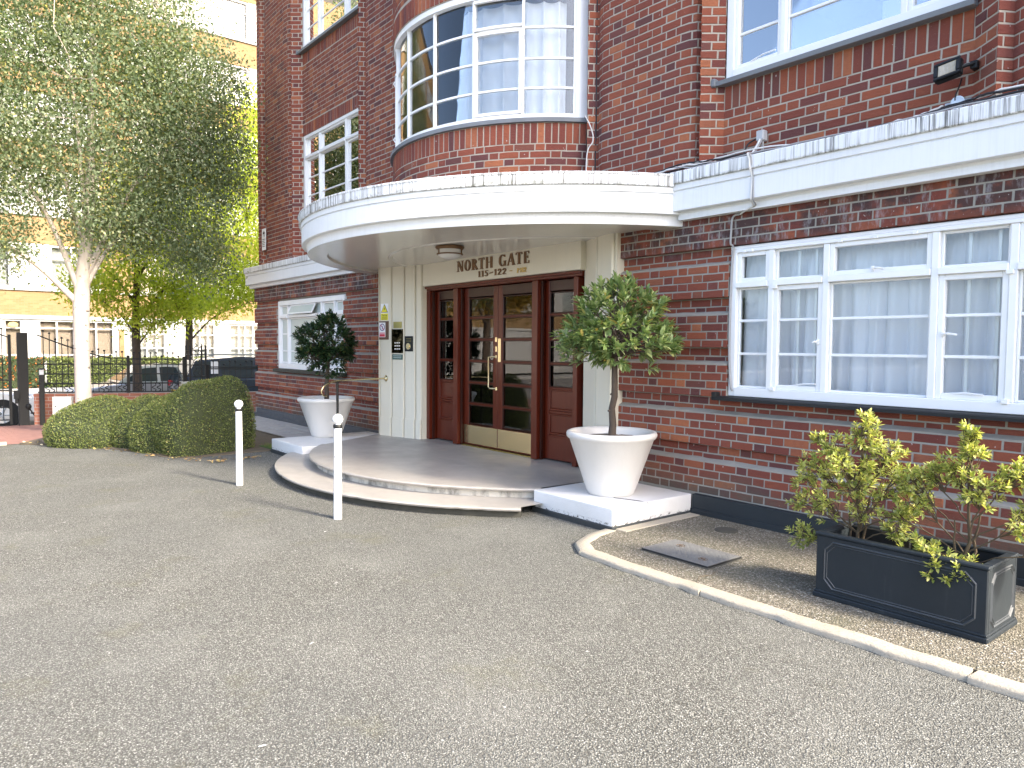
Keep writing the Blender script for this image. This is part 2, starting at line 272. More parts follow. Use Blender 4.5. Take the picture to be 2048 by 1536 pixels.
# ------------------------------------------------------------------ mesh helpers
class MB:
    def __init__(s): s.v = []; s.f = []; s.t = []
    def add(s, vs, fs, tint=0.):
        o = len(s.v); s.v += [tuple(p) for p in vs]; s.f += [[i+o for i in q] for q in fs]; s.t += [tint]*len(vs); return s
    def box(s, a, b, tint=0.):
        x0, y0, z0 = a; x1, y1, z1 = b
        return s.add([(x0,y0,z0),(x1,y0,z0),(x1,y1,z0),(x0,y1,z0),(x0,y0,z1),(x1,y0,z1),(x1,y1,z1),(x0,y1,z1)],
                     [(0,3,2,1),(4,5,6,7),(0,1,5,4),(1,2,6,5),(2,3,7,6),(3,0,4,7)], tint)
    def bbox(s, a, b, c=.004):       # box with chamfered edges
        bm = bmesh.new(); bmesh.ops.create_cube(bm, size=1)
        for v in bm.verts: v.co = Vector([(a[i]+b[i])/2+v.co[i]*(b[i]-a[i]) for i in range(3)])
        c = min(c, .3*min(abs(b[i]-a[i]) for i in range(3)))
        bmesh.ops.bevel(bm, geom=bm.edges[:], offset=c, segments=1, profile=.5, affect='EDGES')
        return s.bm(bm)
    def bm(s, bm, mtx=None):
        bm.verts.index_update(); vs = [(mtx@v.co) if mtx else v.co.copy() for v in bm.verts]; fs = [[v.index for v in f.verts] for f in bm.faces]; bm.free(); return s.add(vs, fs)
    def prism(s, poly, axis, a, b, tint=0.):   # poly of 2D points extruded along axis
        n = len(poly)
        def P(p, h): return (h, p[0], p[1]) if axis == 0 else ((p[0], h, p[1]) if axis == 1 else (p[0], p[1], h))
        return s.add([P(p, a) for p in poly]+[P(p, b) for p in poly],
                     [list(range(n))[::-1], list(range(n, 2*n))]+[(i, (i+1) % n, n+(i+1) % n, n+i) for i in range(n)], tint)
    def lathe(s, prof, c=(0,0,0), n=40, tint=0.):
        vs = []; fs = []; m = len(prof)
        for i in range(n):
            a = 2*pi*i/n
            for r, z in prof: vs.append((c[0]+r*cos(a), c[1]+r*sin(a), c[2]+z))
        for i in range(n):
            j = (i+1) % n
            for q in range(m-1): fs.append((i*m+q, j*m+q, j*m+q+1, i*m+q+1))
        return s.add(vs, fs, tint)
    def tube(s, pts, r, n=8, cap=True, tint=0.):
        pts = [Vector(p) for p in pts]; k = len(pts); rs = r if isinstance(r, (list, tuple)) else [r]*k
        vs = []; up = None
        for i, p in enumerate(pts):
            t = (pts[min(i+1, k-1)]-pts[max(i-1, 0)]).normalized()
            if up is None: up = Vector((0,0,1)) if abs(t.z) < .9 else Vector((1,0,0))
            u = (up-t*up.dot(t)); u = u.normalized() if u.length > 1e-6 else t.orthogonal().normalized(); up = u; w = t.cross(u)
            vs += [p+(u*cos(2*pi*j/n)+w*sin(2*pi*j/n))*rs[i] for j in range(n)]
        fs = [(i*n+j, i*n+(j+1) % n, (i+1)*n+(j+1) % n, (i+1)*n+j) for i in range(k-1) for j in range(n)]
        if cap: fs += [list(range(n))[::-1], list(range((k-1)*n, k*n))]
        return s.add(vs, fs, tint)
    def sweep(s, path, normals, prof, closed=False, caps=True):   # prof: closed polygon of (outward, z)
        m = len(prof); vs = []; fs = []
        for (x, y), (nx, ny) in zip(path, normals):
            vs += [(x+nx*o, y+ny*o, z) for o, z in prof]
        for i in range(len(path)-1):
            for q in range(m): fs.append((i*m+q, i*m+(q+1) % m, (i+1)*m+(q+1) % m, (i+1)*m+q))
        if caps: fs += [list(range(m))[::-1], list(range((len(path)-1)*m, len(path)*m))]
        return s.add(vs, fs)
    def mesh(s, name, m, smooth=False):
        me = bpy.data.meshes.new(name); me.from_pydata(s.v, [], s.f)
        if any(s.t):
            a = me.attributes.new('tint', 'FLOAT', 'POINT'); a.data.foreach_set('value', s.t)
        me.materials.append(m)
        bm = bmesh.new(); bm.from_mesh(me); bmesh.ops.recalc_face_normals(bm, faces=bm.faces); bm.to_mesh(me); bm.free()
        if smooth: me.shade_auto = None if False else None
        return me
    def obj(s, name, m, parent=None, smooth=0, kind=None, label=None):
        me = s.mesh(name, m); o = bpy.data.objects.new(name, me); COL.objects.link(o)
        if smooth: autosmooth(me, smooth)
        if parent: attach(o, parent)
        if kind: o['kind'] = kind
        if label: o['label'] = label
        return o
def autosmooth(me, ang=35):
    me.shade_smooth(); me.set_sharp_from_angle(angle=rad(ang))
def attach(o, parent):
    o.parent = parent; o.matrix_parent_inverse = world_of(parent).inverted()
def world_of(o):
    return (world_of(o.parent)@o.matrix_parent_inverse@o.matrix_basis) if o.parent else o.matrix_basis.copy()
def thing(name, loc, label, cat, group=None):
    o = bpy.data.objects.new(name, None); COL.objects.link(o); o.location = loc; o.empty_display_size = .2
    o['label'] = label; o['category'] = cat
    if group: o['group'] = group
    return o
def tag(o, label, cat, group=None):
    o['label'] = label; o['category'] = cat
    if group: o['group'] = group
    return o
def recentre(o):       # put a single-mesh thing's origin at its base
    vs = [v.co for v in o.data.vertices]; lo = Vector([min(v[i] for v in vs) for i in range(3)]); hi = Vector([max(v[i] for v in vs) for i in range(3)])
    c = Vector(((lo.x+hi.x)/2, (lo.y+hi.y)/2, lo.z)); o.data.transform(Matrix.Translation(-c)); o.location = c; return o
def structure(o): o['kind'] = 'structure'; return o
def quads_mesh(name, V, nper, faces, tint, m):     # numpy: V (n, nper, 3), faces list of index tuples in one piece
    n = V.shape[0]; me = bpy.data.meshes.new(name)
    fl = np.concatenate([np.array(f) for f in faces]); lens = np.array([len(f) for f in faces])
    idx = (fl[None, :]+np.arange(n)[:, None]*nper).ravel()
    tot = np.tile(lens, n); st = np.concatenate([[0], np.cumsum(tot)[:-1]])
    me.vertices.add(n*nper); me.vertices.foreach_set('co', V.astype(np.float32).ravel())
    me.loops.add(len(idx)); me.loops.foreach_set('vertex_index', idx.astype(np.int32))
    me.polygons.add(len(tot)); me.polygons.foreach_set('loop_start', st.astype(np.int32)); me.polygons.foreach_set('loop_total', tot.astype(np.int32))
    me.update(calc_edges=True)
    a = me.attributes.new('tint', 'FLOAT', 'POINT'); a.data.foreach_set('value', np.repeat(tint, nper).astype(np.float32))
    me.materials.append(m); return me

# ------------------------------------------------------------------ ground and setting
def zg(x): # ground level: flat court, then falling gently to the gate and the street
    return 0. if x > -13 else (-(-13-x)/6*.25 if x > -19 else (-.25-(-19-x)/2.5*.25 if x > -21.5 else -.5))
def grid_sheet(xs, ys, dz, name, m):
    V = [(x, y, zg(x)+dz) for x in xs for y in ys]; n = len(ys)
    F = [(i*n+j, (i+1)*n+j, (i+1)*n+j+1, i*n+j+1) for i in range(len(xs)-1) for j in range(n-1)]
    return structure(MB().add(V, F).obj(name, m))
grid_sheet([-300, -60, -21.5, -19, -17, -15, -13, 0, 40, 300], [-300, -60, -12, 0, 8, 60, 300], 0, 'courtyard_asphalt', M['asphalt'])
V = [(-36, -80, -.496), (-22.2+2, -80, -.496), (-20.2, 80, -.496), (-36, 80, -.496)]
structure(MB().add([(-34.5, -80, -.494), (-21.6, -80, -.494), (-21.6, 80, -.494), (-34.5, 80, -.494)], [(0,1,2,3)]).obj('street_road', M['road']))
structure(MB().box((-37.2, -80, -.52), (-34.6, 80, -.40)).obj('street_pavement', M['flag']))
# red paved crossing inside the gate
pv = structure(MB().add([(x, y, zg(x)+.006) for x, y in ((-13.62, -6), (-13.62, .98), (-13.35, 1.6), (-15.4, 2.2), (-17.4, 2.4), (-19, 2.0), (-19, -6))], [(0,1,2,3,4,5,6)]).obj('brick_paving', M['paver']))
mb = MB()
for i in range(52):
    for j in range(38):
        x = -18.9+i*.104; y = -1.7+j*.104
        if x > -13.75 or y > 1.02+(x+13.7)*-.12 or (i//2+j//2) % 2: continue
        w = (.198, .095) if True else 0
        mb.box((x, y, zg(x)), (x+.2, y+.096, zg(x)+.010+random.random()*.003), random.random())
o = mb.obj('paver', M['paver'], pv, kind='stuff')
structure(MB().box((-13.62, -6, -.02), (-13.50, 1.0, .022)).obj('edging_strip', M['kerb']))
# earth bed under the hedge and flagstone path + grass beside the building
structure(MB().prism([(-13.4, 1.15), (-12.3, 2.0), (-11.2, 2.45), (-10.75, 2.52), (-10.42, 2.75), (-10.42, 4.0), (-11.0, 5.3), (-15, 6.2), (-18.7, 5.5), (-18.7, 2.2), (-16, 2.0), (-14.0, 1.55)], 2, -.30, .012).obj('planting_bed', M['dirt']))
pth = structure(MB().prism([(-15.4, 4.6), (-10.35, 4.6), (-10.35, 5.5), (-15.4, 5.5)], 2, -.1, .03).obj('flagstone_path', M['dirt']))
for i in range(12):
    x = -15.3+i*.42; a = MB()
    for j, (y0, y1) in enumerate(((4.62, 4.88), (4.9, 5.2), (5.22, 5.48))):
        d = (j*.17) % .4-.2; a.bbox((x+d*.5+.004, y0, .0), (x+d*.5+.41, y1, .045+random.random()*.006), .006)
    a.obj('flagstone', M['flag'], pth)
gs = structure(MB().prism([(-10.95, 3.95), (-10.36, 3.98), (-10.36, 4.58), (-10.95, 4.58)], 2, -.05, .02).obj('grass_patch', M['grass'])); bl = MB()
for i in range(700):
    x, y, a, h = random.uniform(-10.93, -10.38), random.uniform(3.97, 4.57), random.uniform(0, 6.3), random.uniform(.03, .075); bl.add([(x, y, .018), (x+.006*cos(a), y+.006*sin(a), .018), (x+.02*sin(a), y+.02*cos(a), .018+h)], [(0, 1, 2)], random.random())
bl.obj('grass_blades', M['hedge'], gs, kind='stuff')
# forecourt slab, kerb stones
fc = [(-4.13, 5.47), (-4.13, 4.42), (-4.06, 4.12), (-3.96, 3.97), (-3.8, 3.88), (-3.55, 3.86), (3, 3.86), (3, 5.47)]
structure(MB().prism(fc, 2, -.1, .030).obj('forecourt_concrete', M['aggregate']))
kc = [(-4.22, 4.42), (-4.17, 4.16), (-4.06, 3.92), (-3.86, 3.78), (-3.5, 3.745), (-2.75, 3.74), (-2.0, 3.74), (-1.25, 3.745), (-.5, 3.74), (.4, 3.74), (1.4, 3.74), (2.6, 3.74)]
def off(path, d):
    r = []
    for i, p in enumerate(path):
        a = Vector(path[max(0, i-1)]); b = Vector(path[min(len(path)-1, i+1)]); t = (b-a).normalized(); r.append((p[0]-t.y*d, p[1]+t.x*d))
    return r
def subdiv(path, step):
    r = [path[0]]
    for a, b in zip(path, path[1:]):
        L = math.dist(a, b); n = max(1, int(L/step)); r += [(a[0]+(b[0]-a[0])*i/n, a[1]+(b[1]-a[1])*i/n) for i in range(1, n+1)]
    return r
kt = bpy.data.objects.new('kerb', None); COL.objects.link(kt); kt['kind'] = 'structure'; kt.location = (-3.5, 3.8, 0)
cuts = [0, 3, 5, 7, 9, 11]
for a, b in zip(cuts, cuts[1:]):
    seg = subdiv(kc[a:b+1], .07)
    if len(seg) > 3:
        d = .004; seg[0] = (seg[0][0]+(seg[1][0]-seg[0][0])*.03, seg[0][1]+(seg[1][1]-seg[0][1])*.03)
        seg[-1] = (seg[-1][0]+(seg[-2][0]-seg[-1][0])*.03, seg[-1][1]+(seg[-2][1]-seg[-1][1])*.03)
    seg = [(x+random.uniform(-.004, .004), y+random.uniform(-.006, .006)) for x, y in seg]
    mb = MB(); inn = off(seg, .12); rows = []
    for (x0, y0), (x1, y1) in zip(seg, inn):
        rr = random.uniform(-.006, .006); dx, dy = (x1-x0)/.12, (y1-y0)/.12; h = .034+random.uniform(-.002, .002)
        if random.random() < .06: rr += .02
        rows += [(x0+dx*rr, y0+dy*rr, -.05), (x0+dx*(rr+.002), y0+dy*(rr+.002), h-.012), (x0+dx*(.012+rr), y0+dy*(.012+rr), h-.001), (x1-dx*.004, y1-dy*.004, h), (x1, y1, h-.004), (x1, y1, -.05)]
    n = len(seg); mb.add(rows, [(i*6+j, i*6+j+1, (i+1)*6+j+1, (i+1)*6+j) for i in range(n-1) for j in range(5)]+[tuple(range(6)), tuple(range((n-1)*6, n*6))[::-1]])
    mb.obj('kerb_stone', M['kerb'], kt, smooth=50)

# ------------------------------------------------------------------ the apartment building
B = thing('apartment_building', (-7.4, 5.5, 0), 'red brick apartment block with curved white canopy and bow window over its entrance', 'building')
BR = []            # candidate bricks: (mesh data tuple)
SOL = []
class Path:
    def __init__(s, pts):
        s.p = [Vector(q) for q in pts]; s.s = [0.]
        for a, b in zip(s.p, s.p[1:]): s.s.append(s.s[-1]+(b-a).length)
        s.L = s.s[-1]
        seg = [(b-a).normalized() for a, b in zip(s.p, s.p[1:])]
        s.seg = seg; s.nv = []
        for i in range(len(s.p)):      # mitred outward normals at vertices (outward = right of travel along +X = -Y)
            a = seg[max(0, i-1)]; b = seg[min(len(seg)-1, i)]
            na = Vector((a.y, -a.x)); nb = Vector((b.y, -b.x)); m_ = (na+nb); m_ = m_.normalized(); s.nv.append(m_/max(.4, m_.dot(na)))
    def seg_i(s, t):
        for i in range(len(s.seg)):
            if t <= s.s[i+1]+1e-9: return i
        return len(s.seg)-1
    def at(s, t, d, end=None):         # d = depth behind the face
        i = s.seg_i(t)
        for j, q in enumerate(s.s):
            if abs(q-t) < 1e-6: n = s.nv[j]; return s.p[j]-n*d
        u = (t-s.s[i]); p = s.p[i]+s.seg[i]*u
        f = u/(s.s[i+1]-s.s[i]); n0 = Vector((s.seg[i].y, -s.seg[i].x)); return p-n0*d
def brick_geo(path, s0, s1, z0, z1, deep, off_, tint, lst):
    if s1-s0 < .018 or z1-z0 < .012: return
    J = lambda a: random.uniform(-a, a)
    ss = [s0]+[q for q in path.s if s0+.004 < q < s1-.004]+[s1]
    vs = []; fs = []; n = len(ss); prd = J(.0022); c = .0032
    e = [(J(.0022), J(.0022)) for _ in range(n)]
    for i, q in enumerate(ss):
        ins = c if i == 0 else (-c if i == n-1 else 0); jj = J(.0012) if 0 < i < n-1 else 0
        qa = q+J(.002)*(i in (0, n-1)); za, zb = z0+e[i][0], z1+e[i][1]
        for (qq, d, z) in ((q, deep, z0), (qa, .0030, za), (qa+ins, -.001+prd, za+c), (qa+ins, -.001+prd, zb-c), (qa, .0030, zb), (q, deep, z1)):
            p = path.at(min(max(qq, 0), path.L), d+off_); vs.append((p.x, p.y, z))
    for i in range(n-1):
        for j in range(5): fs.append((i*6+j, i*6+j+1, (i+1)*6+j+1, (i+1)*6+j))
    fs += [tuple(range(6)), tuple(range((n-1)*6, n*6))[::-1]]
    lst.append((vs, fs, tint))
def lay(path, z0, h, n, offs, openings, soldiers=(), s_lo=0, s_hi=None, joint=.0125, phase=0., skip=None):
    """Flemish-bond courses along a path; openings/soldiers are (s0,s1,z0,z1)."""
    s_hi = path.L if s_hi is None else s_hi
    for k in range(n):
        a, b = z0+k*h+joint*.5, z0+(k+1)*h-joint*.5
        off_ = offs(k) if callable(offs) else offs
        cut = sorted((o[0], o[1]) for o in list(openings)+list(soldiers) if o[2] < b-.02 and o[3] > a+.02)
        iv = []; cur = s_lo
        for c0, c1 in cut:
            if c0 > cur: iv.append((cur, min(c0, s_hi), cur > s_lo, True))
            cur = max(cur, c1)
        if cur < s_hi: iv.append((cur, s_hi, cur > s_lo, False))
        x = s_lo-.4+phase+(k % 2)*.16875
        row = []
        while x < s_hi:
            row.append((x, x+.2135)); row.append((x+.2255, x+.3260)); x += .3375
        for i0, i1, lcut, rcut in iv:
            l0 = i0+.005*0; 
            for q0, q1 in row:
                u0, u1 = max(q0, i0), min(q1, i1)
                if u1-u0 < .03: continue
                edge = (u0-i0 < .03 and lcut) or (i1-u1 < .03 and rcut)
                if i1-u1 < .025: u1 = i1
                if u0-i0 < .025: u0 = i0
                brick_geo(path, u0, u1, a, b, .09 if edge else (.066 if callable(offs) and k >= 6 and (k % 6 == 0) and k <= 30 else .014), off_, random.random(), BR)
def soldier_row(path, s0, s1, z0, z1, off_=0., deep=.10):
    n = max(1, round((s1-s0)/.0755)); w = (s1-s0)/n
    for i in range(n): brick_geo(path, s0+i*w+.005, s0+(i+1)*w-.005, z0+.005, z1-.005, deep, off_, random.random(), SOL)
def backing(path, name, m, zs, openings, offs, thick=.26, s_lo=0, s_hi=None):
    """mortar face and wall mass behind the bricks; zs = z breaks, offs(zmid) = set-back."""
    s_hi = path.L if s_hi is None else s_hi
    ss = sorted(set([s_lo, s_hi]+[q for q in path.s if s_lo < q < s_hi]+[v for o in openings for v in o[:2] if s_lo < v < s_hi]))
    zs = sorted(set(zs+[v for o in openings for v in o[2:] if zs[0] < v < zs[-1]]))
    mb = MB()
    for a, b in zip(ss, ss[1:]):
        for c, d in zip(zs, zs[1:]):
            sm, zm = (a+b)/2, (c+d)/2
            if any(o[0] < sm < o[1] and o[2] < zm < o[3] for o in openings): continue
            f = offs(zm)+.0038; P = [path.at(a, f), path.at(b, f), path.at(b, thick), path.at(a, thick)]
            mb.add([(p.x, p.y, c) for p in P]+[(p.x, p.y, d) for p in P], [(0,3,2,1),(4,5,6,7),(0,1,5,4),(1,2,6,5),(2,3,7,6),(3,0,4,7)])
    return mb.obj(name, m, B)
# lower walls: banded (four courses proud, two set back)
H0, Z0, YL = .0742, .21, 5.55
def band(k): return .058 if (k % 6 in (4, 5) and k < 30) else 0.
def band_z(z): return band(int((z-Z0-.012)/H0)) if z > Z0+.012 else 0.
zb = [0.]+[Z0]+[Z0+H0*(6*i+j)+(.013 if j == 6 else 0) for i in range(5) for j in (4, 6)]+[2.76]
XW0, XW1 = -15.56, -.40
def window_s(path, x0, x1): return (x0-path.p[0].x, x1-path.p[0].x)
lowR = Path([(-5.13, YL), (XW1, YL)]); lowL = Path([(XW0, YL), (-9.72, YL)])
WR = (-3.84, -1.29, 1.09, 2.436); WL = (-14.33, -11.38, 1.03, 2.41)
oR = [(*window_s(lowR, WR[0], WR[1]), WR[2], WR[3])]; oL = [(*window_s(lowL, WL[0], WL[1]), WL[2], WL[3])]
for pth_, op, ph in ((lowR, oR, .07), (lowL, oL, .0)):
    lay(pth_, Z0, H0, 34, band, op, phase=ph); backing(pth_, 'wall', M['mortar_low'], zb, op, band_z)
    mb = MB()   # sloping mortar fillets on every ledge
    for i in range(5):
        z = Z0+H0*(6*i+4)
        iv = [(0, pth_.L)] if not (op[0][2] < z < op[0][3]) else [(0, op[0][0]), (op[0][1], pth_.L)]
        for a, b in iv:
            n = max(2, int((b-a)/.12)); q = [a+(b-a)*j/n for j in range(n+1)]; v = []
            for s_ in q:
                p0 = pth_.at(s_, .003+random.uniform(0, .003)); p1 = pth_.at(s_, .061)
                v += [(p0.x, p0.y, z-.008), (p0.x, p0.y, z+.006+random.uniform(-.002, .003)), (p1.x, p1.y, z+.034+random.uniform(-.004, .004)), (p1.x, p1.y, z-.008)]
            mb.add(v, [(j*4+e, j*4+(e+1) % 4, (j+1)*4+(e+1) % 4, (j+1)*4+e) for j in range(n) for e in range(4)]+[(0,1,2,3), (n*4+3, n*4+2, n*4+1, n*4)])
    mb.obj('mortar_fillet', M['mortar_low'], B)
# plinths
MB().bbox((-4.14, 5.495, .0), (XW1, 5.56, .205)).bbox((-4.14, 5.470, .0), (XW1, 5.495, .075)).obj('plinth', M['slate'], B)
sl_ = MB()
for i in range(11): sl_.bbox((XW0-.02+i*.49+.002, 5.50, -.05), (XW0-.02+(i+1)*.49-.002, 5.56, .105), .004).bbox((XW0-.02+i*.49+.002+.2, 5.505, .108), (XW0-.02+(i+1)*.49-.002+.2, 5.56, .212), .004)
sl_.obj('slate_plinth', M['slate_far'], B)

# upper wall: pier / rib / recessed bay, in plan
R_C, R_R = Vector((-7.42, 6.57)), 2.02; HA = rad(60.6)
def half_right():     # from the bow's right end to the building's right end
    return [(-5.655, 5.58), (-5.555, 5.48), (-5.49, 5.575), (-5.44, 5.545), (-5.36, 5.512), (-5.26, 5.50), (-4.375, 5.50), (-4.29, 5.512), (-4.225, 5.545), (-4.195, 5.60), (-4.128, 5.48), (-3.988, 5.645), (-1.990, 5.645), (-1.797, 5.48), (-1.735, 5.575), (-1.69, 5.545), (-1.61, 5.512), (-1.52, 5.50), (XW1, 5.50)]
upR = Path(half_right())
upL = Path([(-15.54, 5.645), (-15.07, 5.645), (-14.93, 5.48), (-14.86, 5.575), (-14.81, 5.545), (-14.73, 5.512), (-14.63, 5.50), (-13.66, 5.50), (-13.55, 5.512), (-13.47, 5.545), (-13.44, 5.60), (-13.335, 5.48), (-13.19, 5.645), (-10.815, 5.645), (-10.668, 5.48), (-10.60, 5.575), (-10.55, 5.545), (-10.47, 5.512), (-10.38, 5.50), (-9.54, 5.50), (-9.44, 5.512), (-9.36, 5.545), (-9.33, 5.575), (-9.275, 5.48), (-9.175, 5.58)])
bow = Path([(R_C.x+R_R*sin(a), R_C.y-R_R*cos(a)) for a in np.linspace(-HA, HA, 41)])
ZU, HU = 3.06, .0755
ZT = 8.72
# grids: soldier 3.66-3.87, heads at 5.40, soldiers 5.40-5.61, next floor +3.03
ZU = 3.66-8*HU
def bay(path, i0, i1):      # s-range between two vertices
    return path.s[i0], path.s[i1]
bR = bay(upR, 11, 12); bL = bay(upL, 12, 13)
FL = 3.03
def bay_open(b): return [(b[0], b[1], 3.87+FL*f, 5.40+FL*f) for f in (0, 1)]
def bay_sold(b): return [(b[0], b[1], 3.66, 3.87), (b[0], b[1], 5.40, 5.61), (b[0], b[1], 6.69, 6.90), (b[0], b[1], 8.43, 8.64)]
nU = int((ZT-ZU)/HU)
for pth_, b, ph in ((upR, bR, .05), (upL, bL, .12)):
    op, sd_ = bay_open(b), bay_sold(b)
    lay(pth_, ZU, HU, nU, 0, op, sd_, phase=ph)
    for q in sd_: soldier_row(pth_, *q)
    backing(pth_, 'wall', M['mortar_up'], [3.03, 5.0, 7.0, ZT], op, lambda z: 0., thick=.3)
oB = [(0, bow.L, 3.92+FL*f, 5.34+FL*f) for f in (0, 1)]; sB = [(0, bow.L, 3.70, 3.92), (0, bow.L, 5.34, 5.56), (0, bow.L, 6.73, 6.95), (0, bow.L, 8.37, 8.59)]
lay(bow, ZU+.04, HU, nU, 0, oB, sB, phase=.02)
for q in sB: soldier_row(bow, *q)
for q0, q1 in ((3.03, 3.92), (5.34, 6.95), (8.37, ZT)): backing(bow, 'wall', M['mortar_up'], [q0, q1], [], lambda z: 0., thick=.22)
# choose the bricks that show largest as objects of their own, the rest as one joined part
def big(lst, keep, name):
    sc = []
    for i, (vs, fs, t) in enumerate(lst):
        ps = [proj(v) for v in vs[::3]]
        xs = [p[0] for p in ps]; ys = [p[1] for p in ps]; cx, cy = sum(xs)/len(xs), sum(ys)/len(ys)
        a = (max(xs)-min(xs))*(max(ys)-min(ys)) if (0 < cx < 2048 and 0 < cy < 1536 and ps[0][2] > 0) else 0
        if 1560 < cx < 2048 and cy > 840: a *= .5      # mostly behind the shrubs
        sc.append((a, i))
    sc.sort(reverse=True); top = set(i for a, i in sc[:keep])
    rest = MB()
    for i, (vs, fs, t) in enumerate(lst):
        if i in top:
            c = [sum(v[q] for v in vs)/len(vs) for q in range(3)]; me = bpy.data.meshes.new(name)
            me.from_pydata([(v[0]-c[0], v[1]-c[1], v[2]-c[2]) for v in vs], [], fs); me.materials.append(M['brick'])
            o = bpy.data.objects.new(name, me); COL.objects.link(o); o.location = c; attach(o, B)
        else: rest.add(vs, fs, max(t, .001))
    if rest.v:
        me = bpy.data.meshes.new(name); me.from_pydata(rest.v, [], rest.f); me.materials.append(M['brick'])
        a = me.attributes.new('tint', 'FLOAT', 'POINT'); a.data.foreach_set('value', rest.t)
        o = bpy.data.objects.new(name, me); COL.objects.link(o); attach(o, B); o['kind'] = 'stuff'
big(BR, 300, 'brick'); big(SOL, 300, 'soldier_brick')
# shell: back and end walls, floors, roof, so that rooms are dark and the mass casts its shade
sh = MB(); YB = 14.0
sh.box((-15.5, YB-.3, 0), (-.45, YB, ZT)).box((-15.5, 5.95, 0), (-15.25, YB-.3, ZT)).box((-.70, 5.80, 0), (-.45, YB-.3, ZT))
sh.obj('outer_wall', M['mortar_up'], B)
fl = MB()
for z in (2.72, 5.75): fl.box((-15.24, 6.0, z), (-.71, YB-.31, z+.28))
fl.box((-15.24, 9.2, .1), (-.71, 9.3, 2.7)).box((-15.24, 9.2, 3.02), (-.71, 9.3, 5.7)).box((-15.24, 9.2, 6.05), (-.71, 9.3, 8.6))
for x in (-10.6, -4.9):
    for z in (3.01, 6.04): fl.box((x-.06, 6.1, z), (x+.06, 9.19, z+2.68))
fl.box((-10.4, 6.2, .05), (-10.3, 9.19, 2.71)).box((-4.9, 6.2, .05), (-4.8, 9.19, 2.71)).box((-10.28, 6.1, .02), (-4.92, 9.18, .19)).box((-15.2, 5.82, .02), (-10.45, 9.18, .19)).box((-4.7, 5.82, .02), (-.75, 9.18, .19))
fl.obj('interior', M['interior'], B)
rf = MB(); rf.prism([(-15.6, 5.46), (-.36, 5.46), (-.36, YB+.05), (-15.6, YB+.05)], 2, ZT+.002, ZT+.25)
rf.prism([(R_C.x+(R_R+.05)*sin(a), R_C.y-(R_R+.05)*cos(a)) for a in np.linspace(-HA*.9, HA*.9, 25)], 2, ZT+.004, ZT+.248)
rf.obj('roof', M['lead'], B)

# cornice and canopy share one profile
PROF = {'coping_stone': [(.02, 3.028), (.185, 3.028), (.190, 3.034), (.190, 3.128), (.182, 3.138), (.02, 3.142)],
        'fascia': [(.0, 2.968), (.0, 2.785), (.150, 2.785), (.158, 2.79), (.158, 2.958), (.150, 2.964), (.150, 2.968), (.168, 2.974), (.168, 3.027), (.02, 3.027)],
        'lower_fascia': [(.0, 2.715), (.085, 2.715), (.085, 2.765), (.098, 2.784), (.0, 2.784)]}
YC = 5.55
def run_x(x0, x1): return [(x0, YC), (x1, YC)], [(0, -1), (0, -1)]
CX, CY, CRAD = -7.4, 6.8, 3.21      # radius to the profile's zero line
ANG = math.acos((CY-5.42)/3.40)
def run_arc(a0, a1, n=48):
    t = np.linspace(a0, a1, n+1); return [(CX+CRAD*sin(a), CY-CRAD*cos(a)) for a in t], [(sin(a), -cos(a)) for a in t]
CE = CX+3.40*sin(ANG)
for x0, x1 in ((-15.66, 2*CX-CE+.12), (CE-.10, XW1-.0)):
    n = max(2, round((x1-x0)/1.05)); w = (x1-x0)/n
    for i in range(n):
        P_, N_ = run_x(x0+i*w+.0015, x0+(i+1)*w-.0015); pr = PROF['coping_stone'] if True else 0
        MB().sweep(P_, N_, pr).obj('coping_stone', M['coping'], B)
    P_, N_ = run_x(x0+.03, x1)
    MB().sweep(P_, N_, PROF['fascia']).obj('fascia', M['fascia'], B); MB().sweep([(P_[0][0]+.03, YC), P_[1]], N_, PROF['lower_fascia']).obj('lower_fascia', M['fascia'], B)
MB().box((-15.5, 5.40, 3.0), (XW1-.02, 5.60, 3.027)).obj('cornice_bed', M['lead'], B)
can = bpy.data.objects.new('canopy', None); COL.objects.link(can); can.location = (CX, 5.0, 2.67); attach(can, B)
n = 9
for i in range(n):
    a0 = -ANG+2*ANG*i/n+.0004; a1 = -ANG+2*ANG*(i+1)/n-.0004
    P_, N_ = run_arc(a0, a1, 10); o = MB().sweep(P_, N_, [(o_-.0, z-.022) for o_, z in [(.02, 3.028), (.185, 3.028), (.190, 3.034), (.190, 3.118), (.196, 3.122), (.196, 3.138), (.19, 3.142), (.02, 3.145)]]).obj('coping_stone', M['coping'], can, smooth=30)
ANG2 = math.acos((CY-5.60)/3.36); P_, N_ = run_arc(-ANG2, ANG2, 72)
MB().sweep(P_, N_, [(o_, z-.022) for o_, z in PROF['fascia']]).obj('fascia', M['fascia'], can, smooth=30)
MB().sweep(P_, N_, [(.0, 2.668), (.085, 2.668), (.090, 2.674), (.090, 2.730), (.105, 2.762), (.0, 2.762)]).obj('lower_fascia', M['fascia'], can, smooth=30)
def arc_poly(r, y_back, n=60):
    a = math.acos(min(1, max(-1, (CY-y_back)/r))); return [(CX+r*sin(t), CY-r*cos(t)) for t in np.linspace(-a, a, n)]
def flat(poly, z): n = len(poly); return [(x, y, z) for x, y in poly]
sf = MB()
def ring(r0, r1, z0, z1, yb=5.57):
    A = arc_poly(r0, yb); C_ = arc_poly(r1, yb); n = len(A); sf.add(flat(A, z0)+flat(C_, z1), [(i, i+1, n+i+1, n+i) for i in range(n-1)])
ring(3.30, 3.06, 2.667, 2.667); ring(3.06, 3.045, 2.667, 2.695); ring(3.045, 2.30, 2.695, 2.695); ring(2.30, 2.285, 2.695, 2.684); ring(2.285, 2.25, 2.684, 2.684); ring(2.25, 2.235, 2.684, 2.695)
